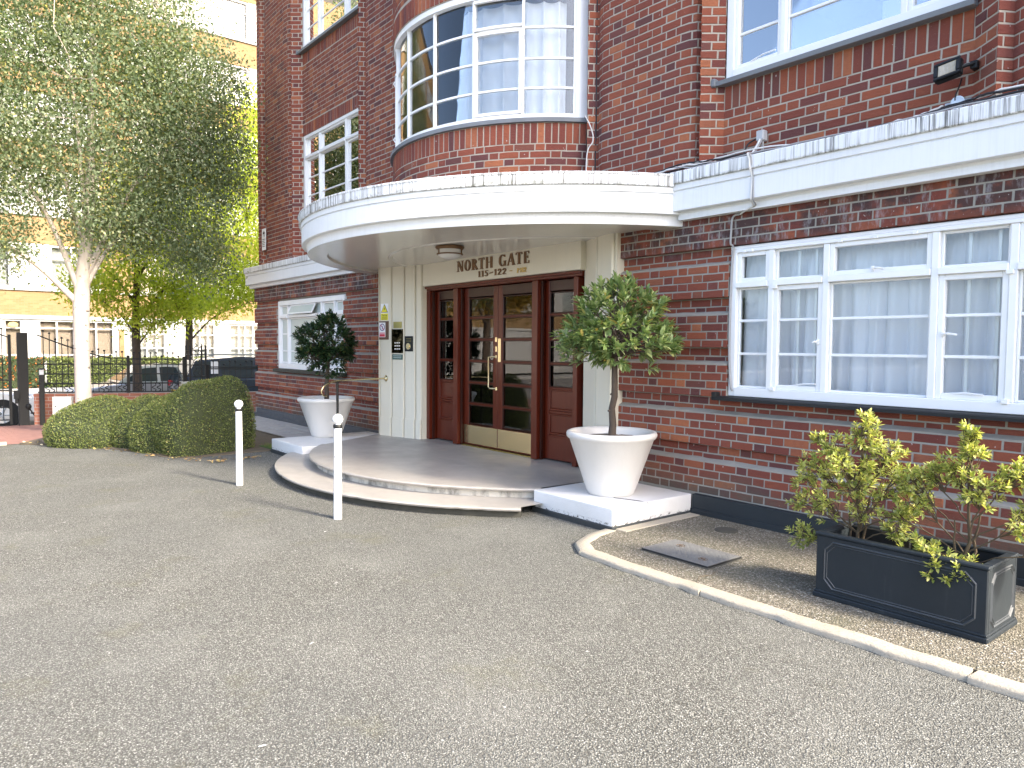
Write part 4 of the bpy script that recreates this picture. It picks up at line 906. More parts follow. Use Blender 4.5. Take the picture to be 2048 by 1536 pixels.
# ------------------------------------------------------------------ plinth blocks, pots, trained bay trees
def block(x0, x1, y0, y1, zt, label, zb=-.05):
    T = thing('plinth_block', ((x0+x1)/2, (y0+y1)/2, 0), label, 'plinth', 'white blocks carrying the pots')
    bm = bmesh.new(); bmesh.ops.create_cube(bm, size=1)
    for v in bm.verts: v.co = Vector(((x0+x1)/2+v.co.x*(x1-x0), (y0+y1)/2+v.co.y*(y1-y0), (.035+zt)/2+v.co.z*(zt-.035)))
    bmesh.ops.bevel(bm, geom=bm.edges[:], offset=.012, segments=3, profile=.6, affect='EDGES')
    MB().bm(bm).obj('block', M['block'], T, smooth=40)
    MB().bbox((x0-.012, y0-.012, zb), (x1+.012, y1, .050), .008).obj('base_edge', M['base_black'], T)
    return T
block(-5.16, -4.15, 4.448, 5.50, .203, 'white rendered block under the pot to the right of the steps')
block(-10.30, -9.22, 3.90, 5.45, .197, 'white rendered block under the pot to the left of the steps')
MB().tube([(-4.45, 4.78, .204), (-4.34, 4.82, .205), (-4.22, 4.86, .204), (-4.143, 4.89, .195)], .004, 5).obj('crack', M['ink'], bpy.data.objects['plinth_block'])
def pot(x, y, z, label):
    T = thing('plant_pot', (x, y, z), label, 'pot', 'white conical pots on the plinths')
    prof = [(0, 0), (.20, 0), (.212, .012), (.232, .06), (.385, .505), (.40, .515), (.412, .532), (.415, .552), (.408, .570), (.392, .578), (.372, .574), (.360, .555), (.345, .50), (.33, .46)]
    MB().lathe(prof, (x, y, z), 64).obj('pot_body', M['pot'], T, smooth=60)
    so_ = MB(); V = [(x, y, z+.535)]; n = 40; F = []
    for j, r in enumerate((.12, .24, .352)):
        V += [(x+r*cos(2*pi*i/n), y+r*sin(2*pi*i/n), z+.53-.012*j+random.uniform(-.008, .008)) for i in range(n)]
    F += [(0, 1+i, 1+(i+1) % n) for i in range(n)]+[(1+j*n+i, 1+(j+1)*n+i, 1+(j+1)*n+(i+1) % n, 1+j*n+(i+1) % n) for j in range(2) for i in range(n)]
    so_.add(V, F).obj('soil', M['soil'], T); return T
pot(-4.62, 4.92, .203, 'white conical pot on the block right of the steps, in front of the brick wall')
pot(-10.12, 4.66, .197, 'white conical pot on the block left of the steps, behind the brass handrail')

def unit(v): return v/np.maximum(1e-9, np.linalg.norm(v, axis=-1, keepdims=True))
LEAF = np.array([(0, 0, 0), (.30, .5, .06), (.72, .40, .03), (1, 0, -.10), (.72, -.40, .03), (.30, -.5, .06), (.30, 0, -.03), (.72, 0, -.05)])
LEAF_F = [(0, 6, 1), (6, 7, 2, 1), (7, 3, 2), (0, 5, 6), (5, 4, 7, 6), (4, 3, 7)]
KITE = np.array([(0, 0, 0), (.45, .5, .05), (1, 0, -.06), (.45, -.5, .05)]); KITE_F = [(0, 3, 2, 1)]
def leaf_frames(d, up):
    d = unit(d); s_ = np.cross(d, up); s_ = unit(s_); n_ = np.cross(s_, d); return d, s_, n_
def leaf_verts(c, d, up, L, Wd, shape):
    d, s_, n_ = leaf_frames(d, up)
    return c[:, None, :]+shape[None, :, 0, None]*L[:, None, None]*d[:, None, :]+shape[None, :, 1, None]*Wd[:, None, None]*s_[:, None, :]+shape[None, :, 2, None]*L[:, None, None]*n_[:, None, :]
LEAFMESH = {}
def foliage(T, c, d, up, L, Wd, mtl, individuals=300, name='leaf'):
    """largest-in-view leaves as objects sharing one mesh, the rest joined"""
    c = np.asarray(c); n = len(c); cp = np.array(CP); dist = np.linalg.norm(c-cp, axis=1)
    order = np.argsort(dist+RNG.random(n)*.25)
    ind = order[:individuals]; rest = order[individuals:]
    ds, ss, ns = leaf_frames(d, up)
    key = mtl
    if key not in LEAFMESH:
        me = bpy.data.meshes.new(name); me.from_pydata([tuple(p) for p in LEAF], [], LEAF_F); me.materials.append(M[mtl]); me.shade_smooth(); LEAFMESH[key] = me
    inv = T.matrix_basis.inverted()
    for i in ind:
        o = bpy.data.objects.new(name, LEAFMESH[key]); COL.objects.link(o); o.parent = T
        mx = Matrix([(ds[i][q]*L[i], ss[i][q]*Wd[i], ns[i][q]*L[i], c[i][q]) for q in range(3)]+[(0, 0, 0, 1)])
        o.matrix_parent_inverse = inv; o.matrix_basis = mx
    if len(rest):
        V = leaf_verts(c[rest], d[rest], up[rest], L[rest], Wd[rest], LEAF)
        me = quads_mesh(name, V, 8, LEAF_F, RNG.random(len(rest))*.98+.01, M[mtl]); me.shade_smooth()
        o = bpy.data.objects.new(name, me); COL.objects.link(o); attach(o, T); o['kind'] = 'stuff'
def whorls(tips, dirs, per, L0, W0, spread=.9):
    c = []; d = []; L = []; Wd = []
    for p, a in zip(tips, dirs):
        a = a/np.linalg.norm(a); o1 = np.cross(a, (.31, .2, .93)); o1 /= np.linalg.norm(o1); o2 = np.cross(a, o1)
        n = max(3, int(per*RNG.uniform(.7, 1.25)))
        for q in range(n):
            t = q/n; ph = q*2.4+RNG.uniform(-.4, .4); sp = spread*(1.25-.9*t)+RNG.uniform(-.15, .15)
            dd = a*cos(sp)+(o1*cos(ph)+o2*sin(ph))*sin(sp); l = L0*RNG.uniform(.65, 1.15)*(1-.35*t)
            c.append(p-a*L0*.9*(1-t)); d.append(dd); L.append(l); Wd.append(W0*l/L0*RNG.uniform(.85, 1.15))
    return np.array(c), np.array(d), np.array(L), np.array(Wd)
def limb(mb, a, b, r0, r1, wob=.02, n=5):
    a, b = Vector(a), Vector(b); L = (b-a).length
    pts = [a.lerp(b, i/n)+Vector((random.uniform(-1, 1), random.uniform(-1, 1), random.uniform(-.5, .5)))*wob*L*(0 if i in (0, n) else 1) for i in range(n+1)]
    mb.tube(pts, [r0+(r1-r0)*i/n for i in range(n+1)], 7); return pts
def bay_tree(x, y, z, ztop, zmid, rx, rz, nt_, mtl, label, seed, lean=0, L0=.10, W0=.036):
    global RNG; RNG = np.random.default_rng(seed); random.seed(seed)
    T = thing('bay_tree', (x, y, z), label, 'tree', 'trained bay trees in the white pots')
    tk = MB(); zc = zmid-rz*.55
    pts = [(x, y, z-.06), (x+.012, y+.004, z+.10), (x-.008+lean*.4, y, z+.25), (x+.012+lean, y, z+.36), (x+.006+lean, y, zc), (x+lean, y, zmid)]
    tk.tube(pts, [.040, .033, .030, .030, .026, .016], 10)
    for q in range(5): zz = z+.08+q*.075; a = q*2.2; tk.lathe([(0, -.012), (.012, -.008), (.014, .002), (0, .012)], (x+.030*cos(a), y+.030*sin(a), zz), 6)
    tips = []; dirs = []
    for i in range(nt_):
        u = RNG.normal(size=3); u /= np.linalg.norm(u); rr = RNG.uniform(.60, 1.0)**.6
        if u[2] < -.30: u[2] *= .5; u /= np.linalg.norm(u)
        lump = 1+.16*sin(3.1*u[0]+seed)+.13*sin(4.3*u[1]+1.7*seed)+.10*sin(5*u[2]+seed*.6)
        p = np.array([x+lean+u[0]*rx*rr*lump, y+u[1]*rx*rr*lump, zmid+u[2]*rz*rr*lump])
        tips.append(p); dirs.append(u*np.array([1, 1, .8])+np.array([0, 0, .55]))
    for (dx, dz) in ((-.10, .10), (.06, .17), (.13, .06), (-.03, .14)):   # shoots standing above the crown
        for q in range(4): tips.append(np.array([x+lean+dx+RNG.uniform(-.05, .05), y+RNG.uniform(-.08, .08), zmid+rz*(.93)+dz*q/4])); dirs.append(np.array([dx*.5, 0, 1.]))
    for p, a in list(zip(tips, dirs))[::3]:
        q = Vector((x+lean, y, zc+random.uniform(-.02, .12))); limb(tk, q, Vector(p-a*.03), .008, .003, .10, 4)
    for i in range(5):
        a = i*1.3+seed; limb(tk, (x+lean, y, zc-.01), (x+lean+.28*rx/.5*cos(a), y+.28*rx/.5*sin(a), zmid-.1), .015, .007, .06, 4)
    tk.obj('trunk', M['bark'], T, smooth=50)
    c, d, L, Wd = whorls(tips, dirs, 13, L0, W0)
    up = np.tile(np.array([0., 0, 1]), (len(c), 1))+RNG.normal(size=(len(c), 3))*.25
    foliage(T, c, d, up, L, Wd, mtl, 300)
    return T
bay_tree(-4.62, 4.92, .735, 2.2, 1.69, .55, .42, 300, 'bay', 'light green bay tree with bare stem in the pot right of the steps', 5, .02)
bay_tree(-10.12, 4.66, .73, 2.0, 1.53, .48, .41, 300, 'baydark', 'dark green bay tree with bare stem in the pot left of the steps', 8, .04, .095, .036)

# ------------------------------------------------------------------ lead-look trough with two shrubs
bx0, bx1, by0, by1, bz0, bz1 = -2.265, -1.335, 4.245, 4.675, .030, .432
T = thing('planter_trough', ((bx0+bx1)/2, (by0+by1)/2, bz0), 'dark lead grey rectangular trough with moulded panels holding two yellow green shrubs', 'planter')
bd = MB()
for a, b in (((bx0, by0, bz0), (bx1, by0+.03, bz1-.02)), ((bx0, by1-.03, bz0), (bx1, by1, bz1-.02)), ((bx0, by0+.03, bz0), (bx0+.03, by1-.03, bz1-.02)), ((bx1-.03, by0+.03, bz0), (bx1, by1-.03, bz1-.02))): bd.bbox(a, b, .006)
bd.obj('trough_body', M['leadbox'], T)
rm = MB(); e = .008
def rimring(z0, z1, e, w=.045):
    for a, b in (((bx0-e, by0-e, z0), (bx1+e, by0+w, z1)), ((bx0-e, by1-w, z0), (bx1+e, by1+e, z1)), ((bx0-e, by0+w, z0), (bx0+w, by1-w, z1)), ((bx1-w, by0+w, z0), (bx1+e, by1-w, z1))): rm.bbox(a, b, .007)
rimring(bz1-.022, bz1, .008); rm.obj('rim', M['leadbox'], T)
ft = MB()
for q0, q1, e in ((bz0-.001, bz0+.030, .012), (bz0+.030, bz0+.044, .006)): ft.bbox((bx0-e, by0-e, q0), (bx1+e, by1+e, q1), .006)
ft.obj('foot_moulding', M['leadbox'], T)
def oct_frame(u0, u1, z0, z1, c, w):
    def ring(o): return [(u0+o, z0+c+o*.41), (u0+c+o*.41, z0+o), (u1-c-o*.41, z0+o), (u1-o, z0+c+o*.41), (u1-o, z1-c-o*.41), (u1-c-o*.41, z1-o), (u0+c+o*.41, z1-o), (u0+o, z1-c-o*.41)]
    return ring(0), ring(w)
def panel_frame(face):
    mb = MB()
    for o_, w, h in ((0, .012, .007), (.017, .007, .004)):
        if face == 'y': A, C_ = oct_frame(bx0+.05+o_, bx1-.05-o_, bz0+.06+o_, bz1-.045-o_, .055, w); f = lambda p, h_: (p[0], by0-h_, p[1])
        else: A, C_ = oct_frame(by0+.045+o_, by1-.045-o_, bz0+.06+o_, bz1-.045-o_, .045, w); f = lambda p, h_: (bx1+h_, p[0], p[1])
        mid = [((a[0]+b[0])/2, (a[1]+b[1])/2) for a, b in zip(A, C_)]
        V = [f(p, -.001) for p in A]+[f(p, h) for p in mid]+[f(p, -.001) for p in C_]
        mb.add(V, [(i, (i+1) % 8, 8+(i+1) % 8, 8+i) for i in range(8)]+[(8+i, 8+(i+1) % 8, 16+(i+1) % 8, 16+i) for i in range(8)])
    mb.obj('panel_moulding', M['leadworn'], T)
panel_frame('y'); panel_frame('x')
V = []; nx, ny = 24, 12
for i in range(nx+1):
    for j in range(ny+1): V.append((bx0+.03+(bx1-bx0-.06)*i/nx, by0+.03+(by1-by0-.06)*j/ny, .335+random.uniform(-.014, .014)))
MB().add(V, [(i*(ny+1)+j, (i+1)*(ny+1)+j, (i+1)*(ny+1)+j+1, i*(ny+1)+j+1) for i in range(nx) for j in range(ny)]).obj('soil', M['soil'], T)
MB().bbox((bx0+.035, by1-.075, .34), (bx0+.40, by1-.055, .425), .008).obj('inner_liner', M['blacksill'], T)
def shrub(x, y, z, spec, label, seed, mtl='gold', nper=11, L0=.047, W0=.0175, lead=.9):
    """spec: list of (dx, dy, dz, spread, count): where the twig clusters of the crown sit relative to the stem foot"""
    global RNG; RNG = np.random.default_rng(seed); random.seed(seed)
    T = thing('shrub', (x, y, z), label, 'shrub', 'shrubs in the dark trough'); tk = MB(); tips = []; dirs = []
    top = max(s[2] for s in spec)
    spec = [(a*1.22, b*1.15, c*1.10 if c > .12 else c, d*1.15, e) for a, b, c, d, e in spec]; top *= 1.10
    main = limb(tk, (x, y, z-.03), (x+spec[0][0]*.5, y+spec[0][1]*.5, z+top*lead), .012, .0035, .035, 8); limb(tk, (x+.02, y+.02, z-.03), (x+.05, y+.03, z+.30), .010, .005, .06, 5); limb(tk, (x-.03, y, z-.03), (x-.06, y-.02, z+.26), .009, .004, .06, 5)
    for dx, dy, dz, sp, cnt in spec:
        b = Vector((x+dx, y+dy, z+dz)); h = max(.02, min(.9, dz/top-.28)); o_ = main[min(8, max(1, int(h*8)))] if dz > .2 else Vector((x, y, z+.02))
        stem = limb(tk, o_, b, .005, .0028, .06, 5)
        for q in range(int(cnt*(1.9 if seed == 21 else 2.1))):
            u = RNG.normal(size=3); u /= np.linalg.norm(u); p = np.array(b)+u*sp*1.18*RNG.uniform(.35, 1.)*np.array([1, .9, .9])
            a = u*.8+np.array([dx*.9, dy*.5, .75]); tips.append(p); dirs.append(a)
            limb(tk, stem[3+q % 3], Vector(p), .0030, .0016, .08, 3)
    tk.obj('stem', M['twig'], T, smooth=50)
    c, d, L, Wd = whorls(tips, dirs, nper, L0, W0, .95); up = np.tile(np.array([0., 0, 1]), (len(c), 1))+RNG.normal(size=(len(c), 3))*.35
    foliage(T, c, d, up, L, Wd, mtl, 300); return T
shrub(-2.13, 4.50, .34, [(.03,0,.72,.06,7),(.02,0,.62,.10,14),(-.12,-.02,.54,.11,15),(.11,.02,.51,.11,16),(-.23,0,.58,.06,7),(-.02,-.08,.43,.14,22),(-.20,-.04,.40,.12,16),(.17,.02,.38,.11,15),(-.02,.06,.32,.13,14),(-.30,.02,.31,.09,10),(.23,.03,.27,.08,8),(-.15,-.08,.22,.11,10),(.06,-.06,.22,.10,9),(-.24,-.10,.03,.085,10),(.20,-.02,.13,.06,4),(-.34,.0,.19,.06,5)],
      'fuller yellow green shrub at the left end of the dark trough', 21)
shrub(-1.52, 4.48, .34, [(.0,0,.69,.05,8),(.01,0,.60,.07,10),(-.06,0,.50,.09,13),(-.16,0,.46,.08,11),(.20,.02,.50,.10,16),(-.24,.0,.40,.09,12),(.06,-.04,.42,.11,14),(.30,.05,.40,.11,14),(-.20,-.02,.30,.08,8),(.22,0,.27,.10,9),(-.29,0,.20,.07,7),(-.33,.03,.11,.07,6),(-.14,-.12,.09,.10,14),(-.05,-.17,.03,.09,16),(.05,-.15,.03,.09,12),(.34,-.02,.16,.10,10)],
      'looser yellow green shrub with bare stems at the right end of the dark trough', 33)
o = MB().lathe([(0, 0), (.017, 0), (.019, .02), (.019, .13), (.014, .15), (.014, .165), (0, .165)], (0, 0, 0), 14).obj('rolled_packaging', M['cable_w']); o.data.transform(Matrix.Translation((-1.83, 4.315, .395))@Matrix.Rotation(rad(90), 4, 'Y')@Matrix.Rotation(.2, 4, 'X')); recentre(o); tag(o, 'crumpled white plastic roll lying on the soil between the two shrubs', 'litter')
o = MB().add([tuple(p) for p in (LEAF*np.array([.075, .05, .05])+np.array([0, 0, .0]))], LEAF_F).obj('dead_leaf', M['litter']); o.data.transform(Matrix.Translation((-1.70, 4.29, .405))@Matrix.Rotation(-.4, 4, 'Z')); recentre(o); tag(o, 'curled brown dead leaf beside the white plastic roll in the trough', 'leaf')

# ------------------------------------------------------------------ covers in the forecourt
T = thing('manhole_cover', (-3.32, 4.43, .03), 'grey rectangular iron manhole cover set in the forecourt between block and trough', 'manhole cover')
xs, ys = (-3.60, -2.985), (4.155, 4.575)
MB().bbox((xs[0], ys[0], .022), (xs[1], ys[1], .0345), .003).obj('frame', M['riser_dark'], T)
MB().bbox((xs[0]+.010, ys[0]+.010, .030), (xs[1]-.010, ys[1]-.010, .047), .002).obj('plate_edge', M['blacksill'], T); mb = MB().bbox((xs[0]+.014, ys[0]+.014, .0465), (xs[1]-.014, ys[1]-.014, .0495), .001); mb.obj('plate', M['iron_cover'], T)
mb = MB()
for i in range(20):
    for j in range(13):
        x = xs[0]+.05+i*.0275; y = ys[0]+.04+j*.0285; a = .5 if (i+j) % 2 else -.5; mb.prism([(x+cos(a)*.011, y+sin(a)*.011), (x-sin(a)*.003, y+cos(a)*.003), (x-cos(a)*.011, y-sin(a)*.011), (x+sin(a)*.003, y-cos(a)*.003)], 2, .0494, .0518)
mb.obj('tread_pattern', M['iron_cover'], T, kind='stuff')
for x, y in ((-3.44, 4.44), (-3.12, 4.28)): MB().lathe([(0, 0), (.028, 0), (.033, .004), (.033, -.01)], (x, y, .0485), 18).bbox((x-.018, y-.005, .047), (x+.018, y+.005, .0535), .001).obj('keyhole', M['rust'], T)
T = thing('stopcock_cover', (-3.55, 5.18, .03), 'small round iron stopcock cover near the dark wall plinth', 'cover')
MB().lathe([(0, .010), (.075, .010), (.08, .006), (.095, .006), (.098, -.01)], (-3.55, 5.18, .03), 28).obj('lid', M['riser_dark'], T, smooth=30)
MB().bbox((-4.136, 4.47, .02), (-4.02, 5.46, .036), .005).obj('cement_strip', M['kerb'], bpy.data.objects['forecourt_concrete'])
# cracks: thin dark sunken seams in the slab
for pts in ([(-3.95, 4.93, .031), (-3.88, 4.78, .0315), (-3.80, 4.70, .0315), (-3.74, 4.60, .031)], [(-2.93, 4.17, .031), (-2.90, 4.06, .0315), (-2.92, 3.98, .0315), (-2.87, 3.87, .031)]):
    w = [(x+random.uniform(-.01, .01), y, z) for x, y, z in pts]; MB().tube([Vector(w[0]).lerp(Vector(w[1]), t) for t in (0, .5)]+[Vector(w[1]).lerp(Vector(w[2]), t) for t in (0, .5)]+[Vector(w[2]).lerp(Vector(w[3]), t)+Vector((random.uniform(-.008, .008), 0, 0)) for t in (0, .5, 1)], .0035, 5).obj('slab_crack', M['dirt'], bpy.data.objects['forecourt_concrete'])

# ------------------------------------------------------------------ bollards
def bollard(x, y, label, lean=0):
    T = thing('bollard', (x, y, 0), label, 'bollard', 'white bollards beside the steps')
    MB().lathe([(0, -.05), (.036, -.05), (.036, .03), (.033, .82), (.0, .82)], (x, y, 0), 24).obj('post', M['bollard'], T, smooth=40)
    MB().lathe([(0, .815), (.037, .815), (.040, .822), (.040, .838), (.034, .846), (0, .846)], (x, y, 0), 24).obj('collar', M['black'], T, smooth=40)
    MB().lathe([(.022, .84), (.024, .855)]+[(.046*sin(a), .893-.046*cos(a)) for a in np.linspace(.5, pi, 16)], (x, y, 0), 28).obj('ball', M['bollard'], T, smooth=80)
    T.rotation_euler = (0, lean, 0); return T
bollard(-8.09, 2.70, 'white ball-topped bollard standing beside the rounded hedge'); bollard(-5.99, 2.86, 'white ball-topped bollard standing in front of the curved steps', .012)

# ------------------------------------------------------------------ handrail
T = thing('handrail', (-9.5, 4.6, .2), 'slim brass handrail on a black post running from the fluted pilaster to the steps', 'handrail')
hp = [(-9.66, 5.40, 1.055), (-9.64, 5.2, 1.053), (-9.55, 4.75, 1.05), (-9.47, 4.52, 1.045), (-9.44, 4.42, 1.03), (-9.42, 4.33, .995), (-9.415, 4.28, .95), (-9.42, 4.27, .89), (-9.43, 4.30, .85), (-9.44, 4.35, .845)]
def smooth(pts, k=4):
    P = [Vector(p) for p in pts]; out = []
    for i in range(len(P)-1):
        p0, p1, p2, p3 = P[max(i-1, 0)], P[i], P[i+1], P[min(i+2, len(P)-1)]
        for q in range(k): t = q/k; out.append(.5*((2*p1)+(p2-p0)*t+(2*p0-5*p1+4*p2-p3)*t*t+(3*p1-p0-3*p2+p3)*t**3))
    return out+[P[-1]]
MB().tube(smooth(hp), .012, 10).obj('rail', M['brass'], T, smooth=60)
MB().lathe([(0, 0), (.048, 0), (.05, .006), (.03, .014), (.018, .03), (0, .03)], (0, 0, 0), 20).obj('wall_rose', M['brass'], T, smooth=50)
o = bpy.data.objects['wall_rose']; o.data.transform(Matrix.Translation((-9.665, 5.405, 1.055))@Matrix.Rotation(rad(90), 4, 'X'))
MB().tube([(-9.475, 4.53, .19), (-9.475, 4.53, 1.03)], .018, 10).lathe([(0, 0), (.05, 0), (.05, .008), (0, .012)], (-9.475, 4.53, .199), 16).bbox((-9.50, 4.40, 1.022), (-9.45, 4.70, 1.032), .002).obj('post', M['pole'], T, smooth=40)

# ------------------------------------------------------------------ things fixed to the pilaster and walls
def on_line(ax, ay, bx, by):
    t = Vector((bx-ax, by-ay)); L = t.length; t.normalize(); n_ = Vector((t.y, -t.x)); return Vector((ax, ay)), t, n_, L
def plate(Lp, u0, u1, z0, z1, d, name, mtl, T, d0=.0, c=.002):
    A, t, n_, L = Lp; P = [A+t*u0+n_*(.0125+d0), A+t*u1+n_*(.0125+d0), A+t*u1+n_*(.0125+d), A+t*u0+n_*(.0125+d)]
    return MB().prism([(p.x, p.y) for p in P], 2, z0, z1).obj(name, M[mtl], T)
def poly_on(Lp, pts, d, name, mtl, T, d0):
    A, t, n_, L = Lp; f = lambda u, h: (A+t*u+n_*(.0125+h)); V = []
    for h in (d0, d): V += [(f(u, h).x, f(u, h).y, z) for u, z in pts]
    n = len(pts); return MB().add(V, [tuple(range(n))[::-1], tuple(range(n, 2*n))]+[(i, (i+1) % n, n+(i+1) % n, n+i) for i in range(n)]).obj(name, M[mtl], T)
def loc_on(Lp, u, z): A, t, n_, L = Lp; p = A+t*u+n_*.013; return (p.x, p.y, z)
def text_on(Lp, txt, u0, z, size, mtl, T, d0, name='lettering', wmax=None):
    cu = bpy.data.curves.new('t', 'FONT'); cu.body = txt; cu.size = size; cu.align_x = 'CENTER'; cu.extrude = .0004; cu.resolution_u = 2
    tmp = bpy.data.objects.new('t', cu); COL.objects.link(tmp); dg = bpy.context.evaluated_depsgraph_get(); me = bpy.data.meshes.new_from_object(tmp.evaluated_get(dg)); bpy.data.objects.remove(tmp)
    A, t, n_, L = Lp; p = A+t*u0+n_*(.0125+d0); w = max(v.co.x for v in me.vertices)-min(v.co.x for v in me.vertices); s_ = min(1, (wmax or 9)/w)
    me.transform(Matrix(((t.x*s_, 0, n_.x, p.x), (t.y*s_, 0, n_.y, p.y), (0, 1, 0, z), (0, 0, 0, 1)))); me.materials.clear(); me.materials.append(M[mtl])
    o = bpy.data.objects.new(name, me); COL.objects.link(o); attach(o, T); return o
F1, F2, F3 = [on_line(*LP[i], *LP[i+1]) for i in range(3)]
# yellow warning sign
T = thing('warning_sign', loc_on(F1, .10, 1.92), 'yellow triangular electric warning sign above a yellow text panel on the fluted pilaster', 'sign')
plate(F1, .028, .192, 1.915, 2.165, .0025, 'backing', 'signwhite', T)
poly_on(F1, [(.036, 2.033), (.184, 2.033), (.11, 2.158)], .0045, 'triangle_border', 'ink', T, .003); poly_on(F1, [(.050, 2.041), (.170, 2.041), (.11, 2.143)], .0062, 'triangle', 'yellow', T, .005)
poly_on(F1, [(.122, 2.115), (.095, 2.082), (.108, 2.082), (.095, 2.05), (.126, 2.09), (.113, 2.09)], .0078, 'bolt_symbol', 'ink', T, .0066)
plate(F1, .034, .186, 1.92, 2.02, .0045, 'text_panel', 'yellow', T, .003); text_on(F1, 'Warning', .11, 1.985, .034, 'ink', T, .006, wmax=.13)
for q in range(4): plate(F1, .05, .17, 1.967-q*.013, 1.971-q*.013, .0056, 'text_line', 'ink', T, .0047)
# no-smoking style prohibition sign on brown board
T = thing('prohibition_sign', loc_on(F1, .09, 1.64), 'white and red prohibition sign on a brown board below the yellow warning sign', 'sign')
plate(F1, .006, .198, 1.632, 1.905, .014, 'board', 'timber', T, .0005); plate(F1, .01, .142, 1.668, 1.885, .0165, 'sign_face', 'signwhite', T, .0145)
A, t, n_, L = F1
def disc(Lp, u, z, r0, r1, d0, d, name, mtl, T, n=24):
    A, t, n_, L = Lp; V = []; F = []
    for i in range(n):
        a = 2*pi*i/n
        for r, h in ((r0, d0), (r0, d), (r1, d), (r1, d0)): p = A+t*(u+r*cos(a))+n_*(.0125+h); V.append((p.x, p.y, z+r*sin(a)))
    for i in range(n):
        j = (i+1) % n; F += [(i*4+q, i*4+q+1, j*4+q+1, j*4+q) for q in range(3)]
    return MB().add(V, F).obj(name, M[mtl], T)
disc(F1, .076, 1.815, .042, .054, .0166, .0185, 'ring_symbol', 'purple', T)
poly_on(F1, [(.040, 1.846), (.047, 1.853), (.112, 1.784), (.105, 1.777)], .0185, 'slash_symbol', 'red', T, .017); poly_on(F1, [(.066, 1.835), (.076, 1.842), (.088, 1.82), (.084, 1.785), (.074, 1.785), (.072, 1.81)], .0195, 'figure_symbol', 'purple', T, .0186)
plate(F1, .02, .132, 1.722, 1.735, .018, 'red_band', 'red', T, .0167); plate(F1, .02, .132, 1.676, 1.714, .018, 'red_band', 'red', T, .0167)
T = thing('brass_plaque', loc_on(F2, .13, 1.80), 'small dull brass plaque above the door entry panel', 'plaque'); plate(F2, .045, .215, 1.80, 1.893, .006, 'plate', 'brass_dull', T)
T = thing('entry_panel', loc_on(F2, .13, 1.46), 'polished door entry panel with a grid of nine white buttons on the pilaster', 'intercom')
M['mirror_panel'] = m_plain('polished_bronze', (.20,.17,.10), .08, 1, var=.05, bump=0)
plate(F2, .012, .240, 1.435, 1.785, .010, 'panel', 'mirror_panel', T)
for i in range(3):
    for j in range(3): disc(F2, .09+i*.042, 1.585-j*.045, .0, .011, .0102, .018, 'button', 'signwhite', T, 10)
for u, z in ((.025, 1.45), (.227, 1.45), (.025, 1.77), (.227, 1.77)): disc(F2, u, z, 0, .006, .0102, .013, 'screw', 'brass', T, 8)
T = thing('green_plaque', loc_on(F2, .13, 1.34), 'small dark green lettered plaque under the door entry panel', 'plaque'); plate(F2, .025, .232, 1.34, 1.415, .006, 'plate', 'green_sign', T)
for q, z in enumerate((1.385, 1.358)):
    for i in range(9): plate(F2, .045+i*.019, .058+i*.019, z, z+.015, .0072, 'text_mark', 'frost', T, .0061)
T = thing('bell_push', loc_on(F3, .10, 1.49), 'black plate with a round polished brass bell push next to the entry panel', 'bell push'); plate(F3, .02, .178, 1.462, 1.682, .010, 'plate', 'black', T)
disc(F3, .095, 1.535, .0, .046, .0102, .016, 'push_ring', 'brass', T, 28); disc(F3, .095, 1.535, .0, .026, .0162, .026, 'push_button', 'brass', T, 20)
for q in range(3): plate(F3, .05, .15, 1.60+q*.022, 1.604+q*.022, .0112, 'text_line', 'brass_dull', T, .0102)
# ceiling lamp under the canopy
lx, ly, lz = -7.03, 4.76, 2.683
T = thing('porch_lamp', (lx, ly, lz), 'round bronze flush lamp with opal glass under the canopy soffit', 'lamp')
MB().lathe([(0, 0), (.165, 0), (.168, -.012), (.158, -.028), (.150, -.036), (0, -.036)], (lx, ly, lz), 40).obj('base_ring', M['bronze'], T, smooth=40)
MB().lathe([(.140, -.036), (.142, -.085), (.135, -.10), (.10, -.125), (.05, -.14), (0, -.143)], (lx, ly, lz), 40).obj('opal_shade', M['lamp_glass'], T, smooth=60)
mb = MB().lathe([(.143, -.080), (.153, -.082), (.153, -.094), (.143, -.096)], (lx, ly, lz), 40)
for i in range(3): a = i*2.09+.5; mb.tube([(lx+.148*cos(a), ly+.148*sin(a), lz-.03), (lx+.148*cos(a), ly+.148*sin(a), lz-.10)], .007, 6)
mb.obj('retaining_band', M['bronze'], T, smooth=40)
# floodlight with its conduit box
T = thing('floodlight', (-2.08, 5.56, 3.40), 'black rectangular LED floodlight fixed to the brick above the long cornice', 'floodlight')
mx = Matrix.Translation((-2.095, 5.50, 3.445))@Matrix.Rotation(rad(-8), 4, 'Y')@Matrix.Rotation(rad(-22), 4, 'X')
def mbox(mb, mx, a, b, c=.004):
    bm = bmesh.new(); bmesh.ops.create_cube(bm, size=1)
    for v in bm.verts: v.co = Vector([(a[i]+b[i])/2+v.co[i]*(b[i]-a[i]) for i in range(3)])
    bmesh.ops.bevel(bm, geom=bm.edges[:], offset=c, segments=2, affect='EDGES'); mb.bm(bm, mx)
mb = MB(); mbox(mb, mx, (-.085, -.02, -.07), (.085, .035, .07), .012)
mbox(mb, mx, (-.085, -.030, .045), (.085, -.018, .07), .005); mbox(mb, mx, (-.085, -.030, -.07), (.085, -.018, -.045), .005); mbox(mb, mx, (-.085, -.030, -.044), (-.055, -.018, .044), .005); mbox(mb, mx, (.055, -.030, -.044), (.085, -.018, .044), .005)
mb.obj('housing', M['black'], T)
mb = MB(); mbox(mb, mx, (-.056, -.0235, -.046), (.056, -.0205, .046), .001); mb.obj('glass_front', M['led'], T)
mb = MB()
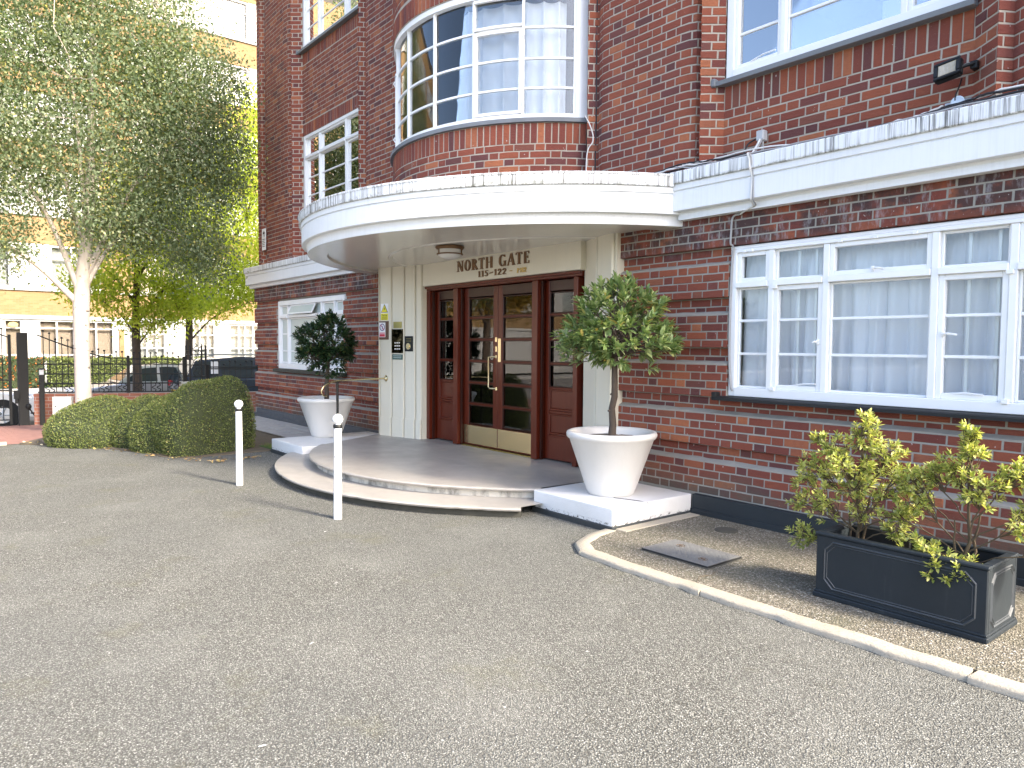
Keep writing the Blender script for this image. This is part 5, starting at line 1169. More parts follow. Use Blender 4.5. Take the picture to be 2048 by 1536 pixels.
for i in range(12): mbox(mb, mx, (-.050+i*.0088, -.0255, -.040), (-.046+i*.0088, -.0232, .040), .0005)
mb.obj('led_strip', M['riser'], T)
MB().tube([(-2.02, 5.51, 3.45), (-1.975, 5.545, 3.465), (-1.955, 5.57, 3.475)], .012, 7).bbox((-1.985, 5.56, 3.44), (-1.94, 5.643, 3.49), .003).obj('bracket', M['black'], T)
MB().tube(smooth([(-2.03, 5.56, 3.39), (-2.06, 5.60, 3.35), (-2.08, 5.60, 3.30), (-2.08, 5.595, 3.26)]), .005, 6).obj('lead', M['cable_b'], T)
T = thing('conduit_box', (-2.068, 5.61, 3.25), 'round galvanised conduit box below the floodlight', 'junction box')
mb = MB().lathe([(0, 0), (.042, 0), (.045, .006), (.045, .04), (0, .04)], (0, 0, 0), 22).lathe([(0, .04), (.036, .04), (.036, .046), (.012, .05), (0, .05)], (0, 0, 0), 18); o = mb.obj('box', M['galv'], T, smooth=40)
o.data.transform(Matrix.Translation((-2.068, 5.642, 3.247))@Matrix.Rotation(rad(90), 4, 'X'))
MB().tube([(-2.15, 5.62, 3.247), (-2.10, 5.62, 3.247)], .016, 8).tube([(-2.03, 5.62, 3.247), (-1.985, 5.62, 3.25)], .016, 8).obj('gland', M['galv'], T, smooth=40)
T = thing('junction_box', (-3.58, 5.6, 3.30), 'small grey plastic junction box on the brick above the cable drop', 'junction box')
MB().bbox((-3.615, 5.575, 3.30), (-3.545, 5.642, 3.39), .008).obj('box', M['plastic_grey'], T); MB().bbox((-3.61, 5.569, 3.305), (-3.55, 5.576, 3.385), .003).obj('lid', M['plastic_grey'], T)
MB().tube([(-3.565, 5.60, 3.30), (-3.562, 5.60, 3.17)], .010, 7).obj('conduit_stub', M['cable_g'], T)
# cables
def cable(pts, r, mtl, label, wob=.006):
    q = smooth(pts, 6); q = [p+Vector((0, random.uniform(-1, 1)*wob*.5, random.uniform(-1, 1)*wob)) if 0 < i < len(q)-1 else p for i, p in enumerate(q)]
    o = MB().tube(q, r, 6).obj('cable', M[mtl]); o.data.shade_smooth(); recentre(o); return tag(o, label, 'cable')
Zc = 3.155
cable([(-5.35, 5.42, 3.10), (-4.9, 5.42, Zc), (-4.5, 5.44, 3.185), (-4.28, 5.45, 3.20), (-4.0, 5.45, 3.172), (-3.5, 5.46, Zc+.01), (-2.8, 5.46, Zc), (-2.35, 5.47, Zc+.02), (-2.25, 5.54, 3.20), (-2.16, 5.61, 3.247)], .008, 'cable_w', 'white cable along the top of the cornice running up to the conduit box')
cable([(-5.5, 5.45, 3.10), (-4.9, 5.45, Zc), (-4.4, 5.47, 3.18), (-4.0, 5.42, 3.16), (-3.3, 5.42, Zc), (-2.4, 5.43, Zc), (-1.9, 5.42, Zc+.02), (-1.2, 5.42, Zc), (XW1, 5.42, Zc)], .0075, 'cable_b', 'lower black cable lying along the top of the long cornice')
cable([(-4.3, 5.47, 3.215), (-4.0, 5.48, 3.205), (-3.6, 5.48, 3.215), (-3.0, 5.485, Zc+.01), (-2.3, 5.48, Zc+.015), (-1.95, 5.46, Zc+.04), (-1.7, 5.44, Zc+.06), (-1.2, 5.44, Zc+.03), (XW1, 5.44, Zc+.03)], .008, 'cable_w', 'white cable along the cornice top that lifts off beside the floodlight corner')
cable([(-4.36, 5.44, 3.20), (-4.2, 5.42, 3.165), (-4.0, 5.41, Zc), (-3.4, 5.40, Zc), (-2.6, 5.405, Zc-.004), (-1.8, 5.40, Zc), (XW1, 5.405, Zc)], .006, 'cable_g', 'thin grey cable at the front edge of the long cornice top')
cable([(-3.63, 5.60, 3.33), (-3.69, 5.57, 3.29), (-3.70, 5.53, 3.20), (-3.66, 5.47, Zc+.01)], .0075, 'cable_b', 'short black cable looping from the grey junction box to the cornice', 0)
cable([(-3.57, 5.57, 3.31), (-3.57, 5.45, 3.17), (-3.545, 5.352, 3.15), (-3.527, 5.352, 3.10), (-3.525, 5.353, 3.04), (-3.52, 5.384, 2.96), (-3.525, 5.384, 2.80), (-3.53, 5.40, 2.77), (-3.55, 5.455, 2.74), (-3.60, 5.462, 2.72), (-3.72, 5.53, 2.70)], .009, 'cable_w', 'white cable dropping over the face of the long cornice', .002)
cable([(-3.55, 5.57, 3.31), (-3.55, 5.45, 3.165), (-3.53, 5.354, 3.15), (-3.512, 5.354, 3.10), (-3.51, 5.384, 2.95), (-3.505, 5.384, 2.80), (-3.51, 5.40, 2.765), (-3.53, 5.457, 2.735), (-3.66, 5.50, 2.712)], .006, 'cable_g', 'thin grey cable beside the white cable drop on the cornice', .002)
cable([(-3.72, 5.53, 2.70), (-3.795, 5.53, 2.68), (-3.808, 5.53, 2.55), (-3.812, 5.53, 2.46), (-3.80, 5.555, 2.42), (-3.815, 5.562, 2.30), (-3.826, 5.562, 1.9), (-3.822, 5.562, 1.45), (-3.80, 5.562, 1.22), (-3.79, 5.57, 1.17)], .010, 'cable_g', 'grey cable running from the cornice down the left edge of the wide window', .002)
cable([(-5.515, 5.565, 8.6), (-5.512, 5.562, 5.0), (-5.507, 5.562, 4.0), (-5.51, 5.56, 3.4), (-5.50, 5.55, 3.13)], .012, 'cable_b', 'thick black cable running down the corner beside the bow window', .004)
cable([(-5.60, 5.49, 3.95), (-5.535, 5.44, 3.93), (-5.48, 5.47, 3.80), (-5.475, 5.49, 3.68), (-5.53, 5.46, 3.55), (-5.54, 5.46, 3.12)], .006, 'cable_w', 'thin white wire hanging from the right end of the bow window sill', .001)
cable([(-5.2, 5.44, 3.12), (-4.6, 5.46, 3.20), (-4.3, 5.47, 3.225), (-4.0, 5.475, 3.20), (-3.2, 5.475, Zc+.012), (-2.4, 5.47, Zc+.012), (-1.95, 5.45, Zc+.045), (-1.75, 5.43, Zc+.05), (-1.2, 5.46, Zc+.02), (XW1, 5.46, Zc+.02)], .008, 'cable_b', 'upper black cable sagging along the top of the long cornice')
T = thing('camera_notice', (-14.75, 5.48, 3.45), 'white upright camera notice on the brick at the far left of the building', 'sign')
MB().bbox((-14.87, 5.470, 3.45), (-14.66, 5.478, 3.88), .002).obj('plate', M['signwhite'], T); MB().prism([(-14.81, 3.80), (-14.74, 3.83), (-14.70, 3.79), (-14.73, 3.76), (-14.80, 3.77)], 1, 5.467, 5.4695).prism([(-14.76, 3.755), (-14.72, 3.755), (-14.74, 3.70)], 1, 5.467, 5.4695).obj('camera_symbol', M['ink'], T)
for q in range(5): MB().box((-14.84, 5.4675, 3.66-q*.035), (-14.69-(q % 2)*.03, 5.4695, 3.672-q*.035)).obj('text_line', M['ink'], T)
o = MB().tube(smooth([(-10.95, 5.52, 3.38), (-10.98, 5.45, 3.33), (-10.97, 5.42, 3.26), (-10.93, 5.44, 3.20)]), .010, 6).obj('cable', M['cable_b']); recentre(o); tag(o, 'short black cable loop on the brick at the left tip of the canopy', 'cable')

# ------------------------------------------------------------------ clipped hedge mounds
def mound(cx, cy, rx, ry, h, label, seed, pw=2.4, n=11000, rot=0., skew=0., pz=2.0):
    global RNG; RNG = np.random.default_rng(seed)
    T = thing('clipped_bush', (cx, cy, zg(cx)), label, 'bush', 'clipped bushes in a row'); zb = zg(cx)-.03
    u = RNG.normal(size=(n, 3)); u[:, 2] = np.abs(u[:, 2])*1.0; u = unit(u)
    def surf(u, k=1.0):
        e = (np.abs(u[:, 0])**pw+np.abs(u[:, 1])**pw)**(1/pw); rr = 1/np.maximum(1e-6, (e**pz+np.abs(u[:, 2])**pz)**(1/pz))
        p = u*rr[:, None]
        lump = 1+.030*np.sin(4*p[:, 0]+seed)+.03*np.sin(5*p[:, 1]+2*seed)+.025*np.sin(6*p[:, 2]+p[:, 0]*3)
        p = p*lump[:, None]*k; x = p[:, 0]*rx; y = p[:, 1]*ry; z = np.maximum(0, p[:, 2])*h*(1+skew*p[:, 0])
        tuck = 1-.10*np.clip(1-p[:, 2]*3, 0, 1); x = x*tuck; y = y*tuck
        return np.stack([cx+x*cos(rot)-y*sin(rot), cy+x*sin(rot)+y*cos(rot), zb+z], 1)
    P = surf(u); eps = 1e-3
    t1 = unit(np.cross(u, np.array([.3, .2, 1.]))); t2 = np.cross(u, t1); N = unit(np.cross(surf(unit(u+t1*eps))-P, surf(unit(u+t2*eps))-P)); N *= np.sign(np.sum(N*(P-np.array([cx, cy, zb])), 1))[:, None]
    P = P-N*(RNG.random(n)**2*.05)[:, None]
    d = unit(N*.55+RNG.normal(size=(n, 3))*.55); L = RNG.uniform(.016, .032, n); Wd = L*RNG.uniform(.45, .6, n)
    V = leaf_verts(P, d, N+RNG.normal(size=(n, 3))*.6, L, Wd, KITE)
    me = quads_mesh('leaf', V, 4, KITE_F, RNG.random(n)*.9+.05, M['hedge']); o = bpy.data.objects.new('leaf', me); COL.objects.link(o); attach(o, T); o['kind'] = 'stuff'
    nu, nv = 36, 14; V = []; F = []
    for j in range(nv+1):
        for i in range(nu): a = 2*pi*i/nu; b = pi/2*j/nv; V.append((cos(a)*cos(b), sin(a)*cos(b), sin(b)+1e-4))
    V = surf(np.array(V), .955)
    for j in range(nv):
        for i in range(nu): F.append((j*nu+i, j*nu+(i+1) % nu, (j+1)*nu+(i+1) % nu, (j+1)*nu+i))
    MB().add([tuple(p) for p in V], F).obj('crown', M['hcore'], T)
    tr = MB()
    for q in range(3): tr.tube([(cx+.1*q-.1, cy, zb-.05), (cx+.16*(q-1), cy+.05, zb+h*.5)], .03, 6)
    tr.obj('stem', M['bark'], T); return T
mound(-12.86, 2.22, .84, .80, .76, 'low rounded clipped bush nearest the gate', 3, 2.1, 19000, .5, 0., 1.9)
mound(-12.10, 2.72, .55, .56, .80, 'small rounded clipped bush, second from the gate', 4, 2.1, 13000, .5, 0., 1.9)
mound(-11.52, 2.86, .52, .62, .86, 'rounded clipped bush, third from the gate', 5, 2.2, 15000, .5, .14, 1.9)
mound(-10.98, 3.20, .46, .68, 1.04, 'tallest clipped bush, squared off beside the building corner', 6, 3.8, 20000, .30, .07, 3.0)
# fallen leaves at the foot of the bushes and some bits on the tarmac
n = 130; t = RNG.random(n); ed = np.array([(-13.45, 1.22), (-12.35, 1.93), (-11.25, 2.36), (-10.4, 2.62), (-9.9, 3.0), (-9.85, 3.6)])
ii = np.minimum((t*5).astype(int), 4); fr = t*5-ii; P = ed[ii]*(1-fr)[:, None]+ed[ii+1]*fr[:, None]+RNG.normal(size=(n, 2))*.09
P = np.c_[P, np.full(n, .016)+RNG.random(n)*.012]; d = RNG.normal(size=(n, 3)); d[:, 2] *= .2; L = RNG.uniform(.03, .075, n)
me = quads_mesh('fallen_leaves', leaf_verts(P, d, np.tile([0., 0, 1], (n, 1))+RNG.normal(size=(n, 3))*.3, L, L*.6, LEAF), 8, LEAF_F, RNG.random(n), M['litter'])
o = bpy.data.objects.new('fallen_leaves', me); COL.objects.link(o); o['kind'] = 'stuff'; o['label'] = 'scatter of dry brown leaves along the foot of the clipped bushes'
for (x, y, lab) in ((-3.52, 1.52, 'tiny pale leaf on the tarmac near the bottom middle'), (-5.6, 2.55, 'thin pale twig on the tarmac in front of the steps'), (-2.72, 1.0, 'white feather on the tarmac in the foreground')):
    o = MB().add([tuple(p) for p in LEAF*np.array([.034, .009, .02])], LEAF_F).obj('feather' if 'feather' in lab else 'fallen_leaf', M['cable_w']); o.location = (x, y, .008); o.rotation_euler = (0, 0, x*3); tag(o, lab, 'feather' if 'feather' in lab else 'leaf')

# ------------------------------------------------------------------ trees
def tree(name, base, label, mtl_bark, mtl_leaf, trunk, limbs, blobs, nleaf, L0, seed, group=None, droop=.3, aspect=.6, twigs=40):
    """trunk: polyline of (x,y,z,r); limbs: (frac, end, r); blobs: (c, (rx,ry,rz), weight) leaf volumes"""
    global RNG; RNG = np.random.default_rng(seed); random.seed(seed)
    T = thing(name, base, label, 'tree', group); tk = MB(); b = Vector(base)
    pts = [b+Vector(q[:3]) for q in trunk]; tk.tube(smooth(pts, 4), list(np.interp(np.linspace(0, len(trunk)-1, (len(trunk)-1)*4+1), range(len(trunk)), [q[3] for q in trunk])), 14)
    ends = []
    for fr, end, r in limbs:
        i = min(len(pts)-2, int(fr)); o_ = pts[i].lerp(pts[i+1], fr-i); e = b+Vector(end); mid = o_.lerp(e, .45)+Vector((0, 0, .12*(e-o_).length))
        q = smooth([o_, mid, e], 5); tk.tube(q, [r+(r*.3-r)*k_/(len(q)-1) for k_ in range(len(q))], 8); ends += q[3:]
    W_ = np.array([w for _, _, w in blobs], float); W_ /= W_.sum(); pick = RNG.choice(len(blobs), size=nleaf//9, p=W_)
    C0 = np.array([b[:]+np.array(c) for c, _, _ in [(np.array(q[0]), 0, 0) for q in blobs]]); RR = np.array([q[1] for q in blobs])
    u = unit(RNG.normal(size=(len(pick), 3)))*(RNG.random(len(pick))**.42)[:, None]; ctr = C0[pick]+u*RR[pick]
    for p in ctr[:twigs]:
        if ends: e = min(ends, key=lambda q: (q-Vector(p)).length); limb(tk, e, Vector(p), .014, .004, .08, 4)
    tk.obj('trunk', M[mtl_bark], T, smooth=60)
    per = 9; c = np.repeat(ctr, per, 0)+RNG.normal(size=(len(ctr)*per, 3))*np.array([.16, .16, .17]); n = len(c)
    d = RNG.normal(size=(n, 3))*.7; d[:, 2] -= droop; L = RNG.uniform(.7, 1.25, n)*L0; up = RNG.normal(size=(n, 3)); up[:, 2] += .8
    tint = np.clip(np.repeat(RNG.random(len(ctr))*.75, per)+RNG.random(n)*.25, .01, .985)
    me = quads_mesh('crown', leaf_verts(c, d, up, L, L*aspect, KITE), 4, KITE_F, tint, M[mtl_leaf]); o = bpy.data.objects.new('crown', me); COL.objects.link(o); attach(o, T); return T
zB = zg(-15.1)
tree('birch_tree', (-15.1, 2.28, zB), 'white-barked birch tree with a full grey green crown inside the railings', 'bark_birch', 'birch',
     [(0, 0, -.1, .17), (-.01, 0, .5, .135), (0, -.01, 1.4, .125), (-.02, 0, 2.3, .135), (.02, .05, 3.0, .115), (.1, .15, 4.2, .085), (.2, .2, 6.0, .055), (.2, .3, 8.6, .02)],
     [(3.0, (-.3, -1.9, 3.6), .06), (3.2, (.2, -1.1, 4.8), .055), (3.3, (.4, .9, 3.9), .05), (3.6, (.8, 1.7, 5.6), .06), (4.2, (-.3, -.9, 6.6), .045), (4.4, (.9, -.2, 6.0), .045), (5, (.4, 1.6, 7.2), .035), (3.8, (-.9, .4, 5.2), .04)],
     [((.2, .2, 5.5), (1.7, 1.8, 1.9), 3.0), ((.4, 1.55, 4.6), (1.2, 1.15, 1.45), 1.5), ((.1, -1.6, 4.7), (1.3, 1.4, 1.4), 2.0), ((.3, .3, 7.6), (1.6, 1.7, 1.6), 2.2), ((.6, 1.7, 6.3), (1.1, 1.05, 1.2), 1.5), ((.1, -1.9, 6.7), (1.4, 1.5, 1.5), 1.8), ((.3, .5, 3.75), (1.1, .9, .55), .6), ((.4, 1.9, 3.35), (.8, .7, .6), .4), ((.0, -1.7, 3.3), (1.0, 1.0, .5), .55), ((.4, 2.35, 5.2), (.8, .6, .9), .5), ((.2, -3.0, 5.5), (1.2, 1.0, 2.2), 1.3), ((.2, 0, 9.2), (1.4, 2.2, 1.2), 1.6)],
     150000, .062, 12, droop=.45, twigs=90)
zT = zg(-20.3)
tree('street_tree', (-20.35, 4.25, zT-.1), 'young green street tree with dark trunk in front of the silver car', 'bark', 'lime',
     [(0, 0, -.1, .14), (0, .02, 1.2, .105), (.02, 0, 2.4, .095), (.03, .04, 3.6, .07), (.1, .1, 5.4, .04), (.1, .1, 6.6, .015)],
     [(2.1, (.5, 1.5, 4.0), .05), (2.5, (.3, -1.3, 4.2), .04), (3, (.2, 1.2, 5.2), .035), (1.8, (.6, -.8, 3.0), .025), (1.6, (.5, .9, 2.9), .022)],
     [((.2, .3, 4.4), (1.2, 1.7, 1.1), 3), ((.4, -.9, 3.35), (.7, .9, .55), 1.1), ((.4, .9, 3.3), (.7, 1.1, .6), 1.5), ((.1, .3, 5.8), (1.0, 1.4, 1.0), 1.5), ((.4, .2, 2.7), (.5, .9, .30), .7)],
     15000, .115, 14, 'street trees beyond the railings', droop=.35, aspect=.42, twigs=50)
tree('street_tree', (-23.3, 6.3, -.5), 'bright yellow green street tree above the dark blue car', 'bark', 'lime',
     [(0, 0, -.1, .14), (.02, 0, 1.4, .115), (0, .04, 2.8, .10), (.05, .0, 4.2, .075), (.05, .1, 6.2, .05), (.1, .1, 8.2, .02)],
     [(2.0, (.6, 1.9, 4.4), .05), (2.3, (.3, -1.4, 4.4), .04), (3, (.3, 1.7, 6.0), .04), (3.4, (.4, -1.2, 6.6), .03), (1.5, (.8, 1.5, 3.3), .03)],
     [((.1, .6, 5.3), (1.4, 2.1, 1.2), 3), ((.6, 1.5, 3.9), (1.0, 1.4, .75), 2), ((.3, 1.2, 7.2), (1.3, 1.7, 1.4), 2.4), ((.6, .2, 3.3), (.8, 1.2, .5), 1.1), ((.4, 1.9, 8.8), (1.0, 1.3, 1.3), 1.2), ((.6, 2.4, 5.6), (.9, 1.0, 1.3), 1.2)],
     26000, .125, 15, 'street trees beyond the railings', droop=.35, aspect=.42, twigs=50)
tree('autumn_tree', (-24, -6.5, -.5), 'golden autumn tree reflected in the glass of the right door leaf', 'bark', 'autumn', [(0, 0, -.1, .2), (0, 0, 2, .16), (.1, 0, 4, .1), (.1, .1, 7, .03)], [(1.4, (.5, 1.8, 4.5), .06), (1.6, (.3, -1.8, 4.8), .06)],
     [((0, 0, 5.5), (2.2, 2.6, 2.2), 3), ((0, 1.5, 4.2), (1.4, 1.5, 1.2), 1.2), ((.2, -1.6, 4.4), (1.4, 1.5, 1.2), 1.2)], 9000, .16, 16, twigs=20)

# ------------------------------------------------------------------ railings, gate, low wall
A0 = Vector((-18.79, 1.93)); A1 = Vector((-17.60, 4.66)); ZF = -.22
def fp(s_): t = (A1-A0).normalized(); return A0+t*s_
FLEN = (A1-A0).length
def railing(name, s0, s1, label, rails, top, zbot, step=.118, scroll=True, alt=True, cat='railing', P=fp, post=(False, True)):
    p = P((s0+s1)/2); T = thing(name, (p.x, p.y, zbot), label, cat); q0, q1 = P(s0), P(s1)
    for z in rails: MB().tube([(q0.x, q0.y, z), (q1.x, q1.y, z)], .014, 6).obj('rail', M['black'], T)
    MB().tube([(*P(s0+(s1-s0)*i/10), top(s0+(s1-s0)*i/10)) for i in range(11)], .014, 6).obj('top_rail', M['black'], T)
    n = max(2, round((s1-s0)/step)); cyc = 0
    for i in range(1, n):
        s_ = s0+(s1-s0)*i/n; p = P(s_); pat = i % 3
        zt = top(s_)+(.13 if pat else .05); zl = rails[0] if pat != 2 else rails[1]
        MB().tube([(p.x, p.y, zl-.01), (p.x, p.y, zt)], .0095, 6).lathe([(0, 0), (.022, .004), (.026, .02), (.018, .036), (0, .04)], (p.x, p.y, zt-.01), 8).obj('bar', M['black'], T)
        if scroll and pat == 2:
            for o_ in (-.05, .05):
                z0, z1 = rails[0], rails[1]; MB().tube(smooth([(*P(s_+o_*.6), z1), (*P(s_+o_+.03), z1-.05*(z1-z0)/.2), (*P(s_+o_-.045), (z0+z1)/2), (*P(s_+o_+.035), z0+.05*(z1-z0)/.2), (*P(s_+o_*.8), z0)], 5), .009, 6).obj('scroll', M['black'], T)
    for k_, s_ in enumerate((s0, s1)):
        if post[k_]: p = P(s_); MB().bbox((p.x-.028, p.y-.028, zbot), (p.x+.028, p.y+.028, top(s_)+.06)).obj('post', M['black'], T)
    return T
RA = [.47, .66, .87, 1.085]
railing('railing', .05, 1.83, 'black wrought iron railing with a sloping top rail behind the birch trunk', RA, lambda s_: 1.22+.52*(1-min(1, s_/1.5))**1.3, .44)
railing('railing', 1.83, FLEN, 'black wrought iron railing with level top in front of the silver car', RA[:3]+[1.085], lambda s_: 1.20, .44)
fq = lambda s_: Vector((-17.40, 5.12))+(A1-A0).normalized()*s_
railing('railing', 0, 1.9, 'black wrought iron railing between stone-capped pier and building corner', [.56, .77, .98], lambda s_: 1.02, .5, P=fq, scroll=False, post=(True, True))
# low brick wall with stone-capped pier carrying an iron lantern frame
t_ = (A1-A0).normalized(); nn = Vector((t_.y, -t_.x))
def wall_strip(T, a, b, w, z0, z1, name, mtl):
    q = [a+nn*w/2, b+nn*w/2, b-nn*w/2, a-nn*w/2]; return MB().prism([(p.x, p.y) for p in q], 2, z0, z1).obj(name, M[mtl], T)
T = thing('low_wall', (*fp(1.5), ZF), 'low red brick wall under the black railings', 'wall'); wall_strip(T, fp(.0), fq(2.6), .22, -.5, .40, 'wall', 'redwall'); wall_strip(T, fp(.0), fq(2.6), .26, .402, .445, 'coping', 'redwall')
pc = (A1+fq(0))/2
T = thing('gate_pier', (pc.x, pc.y, ZF), 'short stone-capped brick pier carrying an open black iron frame', 'pier')
MB().bbox((pc.x-.24, pc.y-.22, -.45), (pc.x+.24, pc.y+.22, .56)).obj('pier', M['redwall'], T); MB().bbox((pc.x-.31, pc.y-.29, .562), (pc.x+.31, pc.y+.29, .69), .02).obj('cap', M['capstone'], T)
for dx in (-.17, .17):
    for dy in (-.17, .17): MB().tube([(pc.x+dx, pc.y+dy, .69), (pc.x+dx, pc.y+dy, 1.50)], .017, 6).obj('post', M['black'], T); MB().tube([(pc.x+dx*.72, pc.y+dy, .69), (pc.x+dx*.72, pc.y+dy, 1.52)], .012, 6).obj('post', M['black'], T)
for z in (.80, 1.06, 1.30, 1.38): MB().bbox((pc.x-.18, pc.y-.18, z), (pc.x+.18, pc.y-.16, z+.02)).bbox((pc.x-.18, pc.y+.16, z), (pc.x+.18, pc.y+.18, z+.02)).bbox((pc.x+.16, pc.y-.159, z), (pc.x+.18, pc.y+.159, z+.02)).obj('rail', M['black'], T)
for o_ in (-.06, .05):
    for z in (.82, 1.08, 1.36): MB().tube(smooth([(pc.x+.17, pc.y+o_, z+.2), (pc.x+.17, pc.y+o_+.04, z+.15), (pc.x+.17, pc.y+o_-.04, z+.08), (pc.x+.17, pc.y+o_+.02, z)]), .009, 6).obj('scroll', M['black'], T)
# gate post, gate leaf
gp = Vector((-18.92, 1.72)); T = thing('gate_post', (gp.x, gp.y, ZF), 'thick square black steel gate post', 'gate post')
MB().bbox((gp.x-.09, gp.y-.095, ZF-.05), (gp.x+.09, gp.y+.095, 1.76), .006).obj('post', M['black'], T); MB().bbox((gp.x+.06, gp.y-.18, .34), (gp.x+.14, gp.y-.08, .52)).bbox((gp.x+.06, gp.y-.16, .24), (gp.x+.12, gp.y-.1, .34)).obj('hinge', M['black'], T)
MB().tube([(gp.x+.05, gp.y+.12, .02), (gp.x+.08, gp.y+.3, .03), (gp.x+.1, gp.y+.42, .02)], .016, 6).tube(smooth([(gp.x+.05, gp.y+.10, .12), (gp.x+.08, gp.y+.18, -.02), (gp.x+.1, gp.y+.30, -.18)]), .016, 6).lathe([(0, 0), (.05, .03), (.06, .08), (.03, .13), (0, .14)], (gp.x+.09, gp.y+.08, .10), 10).obj('gate_stop', M['black'], T)
gq = lambda s_: Vector((-19.02, 1.50))+Vector((-.33, -.944))*s_
def gtop(s_): return 1.66+.24*math.sin(min(1, s_/1.1)*pi/2)
T = railing('gate_leaf', 0, 2.2, 'black wrought iron gate leaf with curved top standing open at the left edge', [-.12, .15, .52, .74], gtop, ZF, .135, True, cat='gate', P=gq, post=(True, True))
p = gq(.42); MB().lathe([(0, 0), (.03, .03), (.04, .08), (.03, .13), (0, .16)], (p.x, p.y, 1.10), 8).obj('basket_knop', M['black'], T)
gl_ = lambda s_: Vector((-19.7, -2.8))+Vector((-.33, -.944))*s_
T = thing('lamp_bollard', (-18.55, 2.02, ZF), 'slim dark lamp bollard beside the gate post', 'lamp')
MB().bbox((-18.60, 1.975, ZF-.05), (-18.51, 2.065, .86), .004).obj('post', M['black'], T); MB().bbox((-18.595, 1.98, .862), (-18.515, 2.06, .97), .004).obj('lens', M['clear'], T); MB().bbox((-18.61, 1.965, .972), (-18.50, 2.075, 1.0), .004).obj('cap', M['black'], T)
T = thing('meter_cabinet', (-18.15, 2.42, ZF), 'cream metal meter cabinet in front of the low brick wall', 'cabinet')
cq = lambda s_: Vector((-18.32, 2.22))+t_*s_
def slab(T, a, b, z0, z1, w0, w1, name, mtl): q = [a+nn*w0, b+nn*w0, b+nn*w1, a+nn*w1]; return MB().prism([(p.x, p.y) for p in q], 2, z0, z1).obj(name, M[mtl], T)
slab(T, cq(0), cq(.36), -.1, .40, 0., .14, 'cabinet', 'cabinet'); slab(T, cq(.015), cq(.345), .0, .385, .142, .15, 'door', 'cabinet'); slab(T, cq(.05), cq(.075), .19, .21, .152, .165, 'lock', 'black')
T = thing('small_cabinet', (-17.95, 2.85, ZF), 'small pale meter box half hidden by the nearest clipped bush', 'cabinet'); slab(T, cq(.44), cq(.66), .08, .32, 0., .12, 'cabinet', 'cabinet'); slab(T, cq(.455), cq(.645), .10, .305, .122, .13, 'door', 'cabinet')

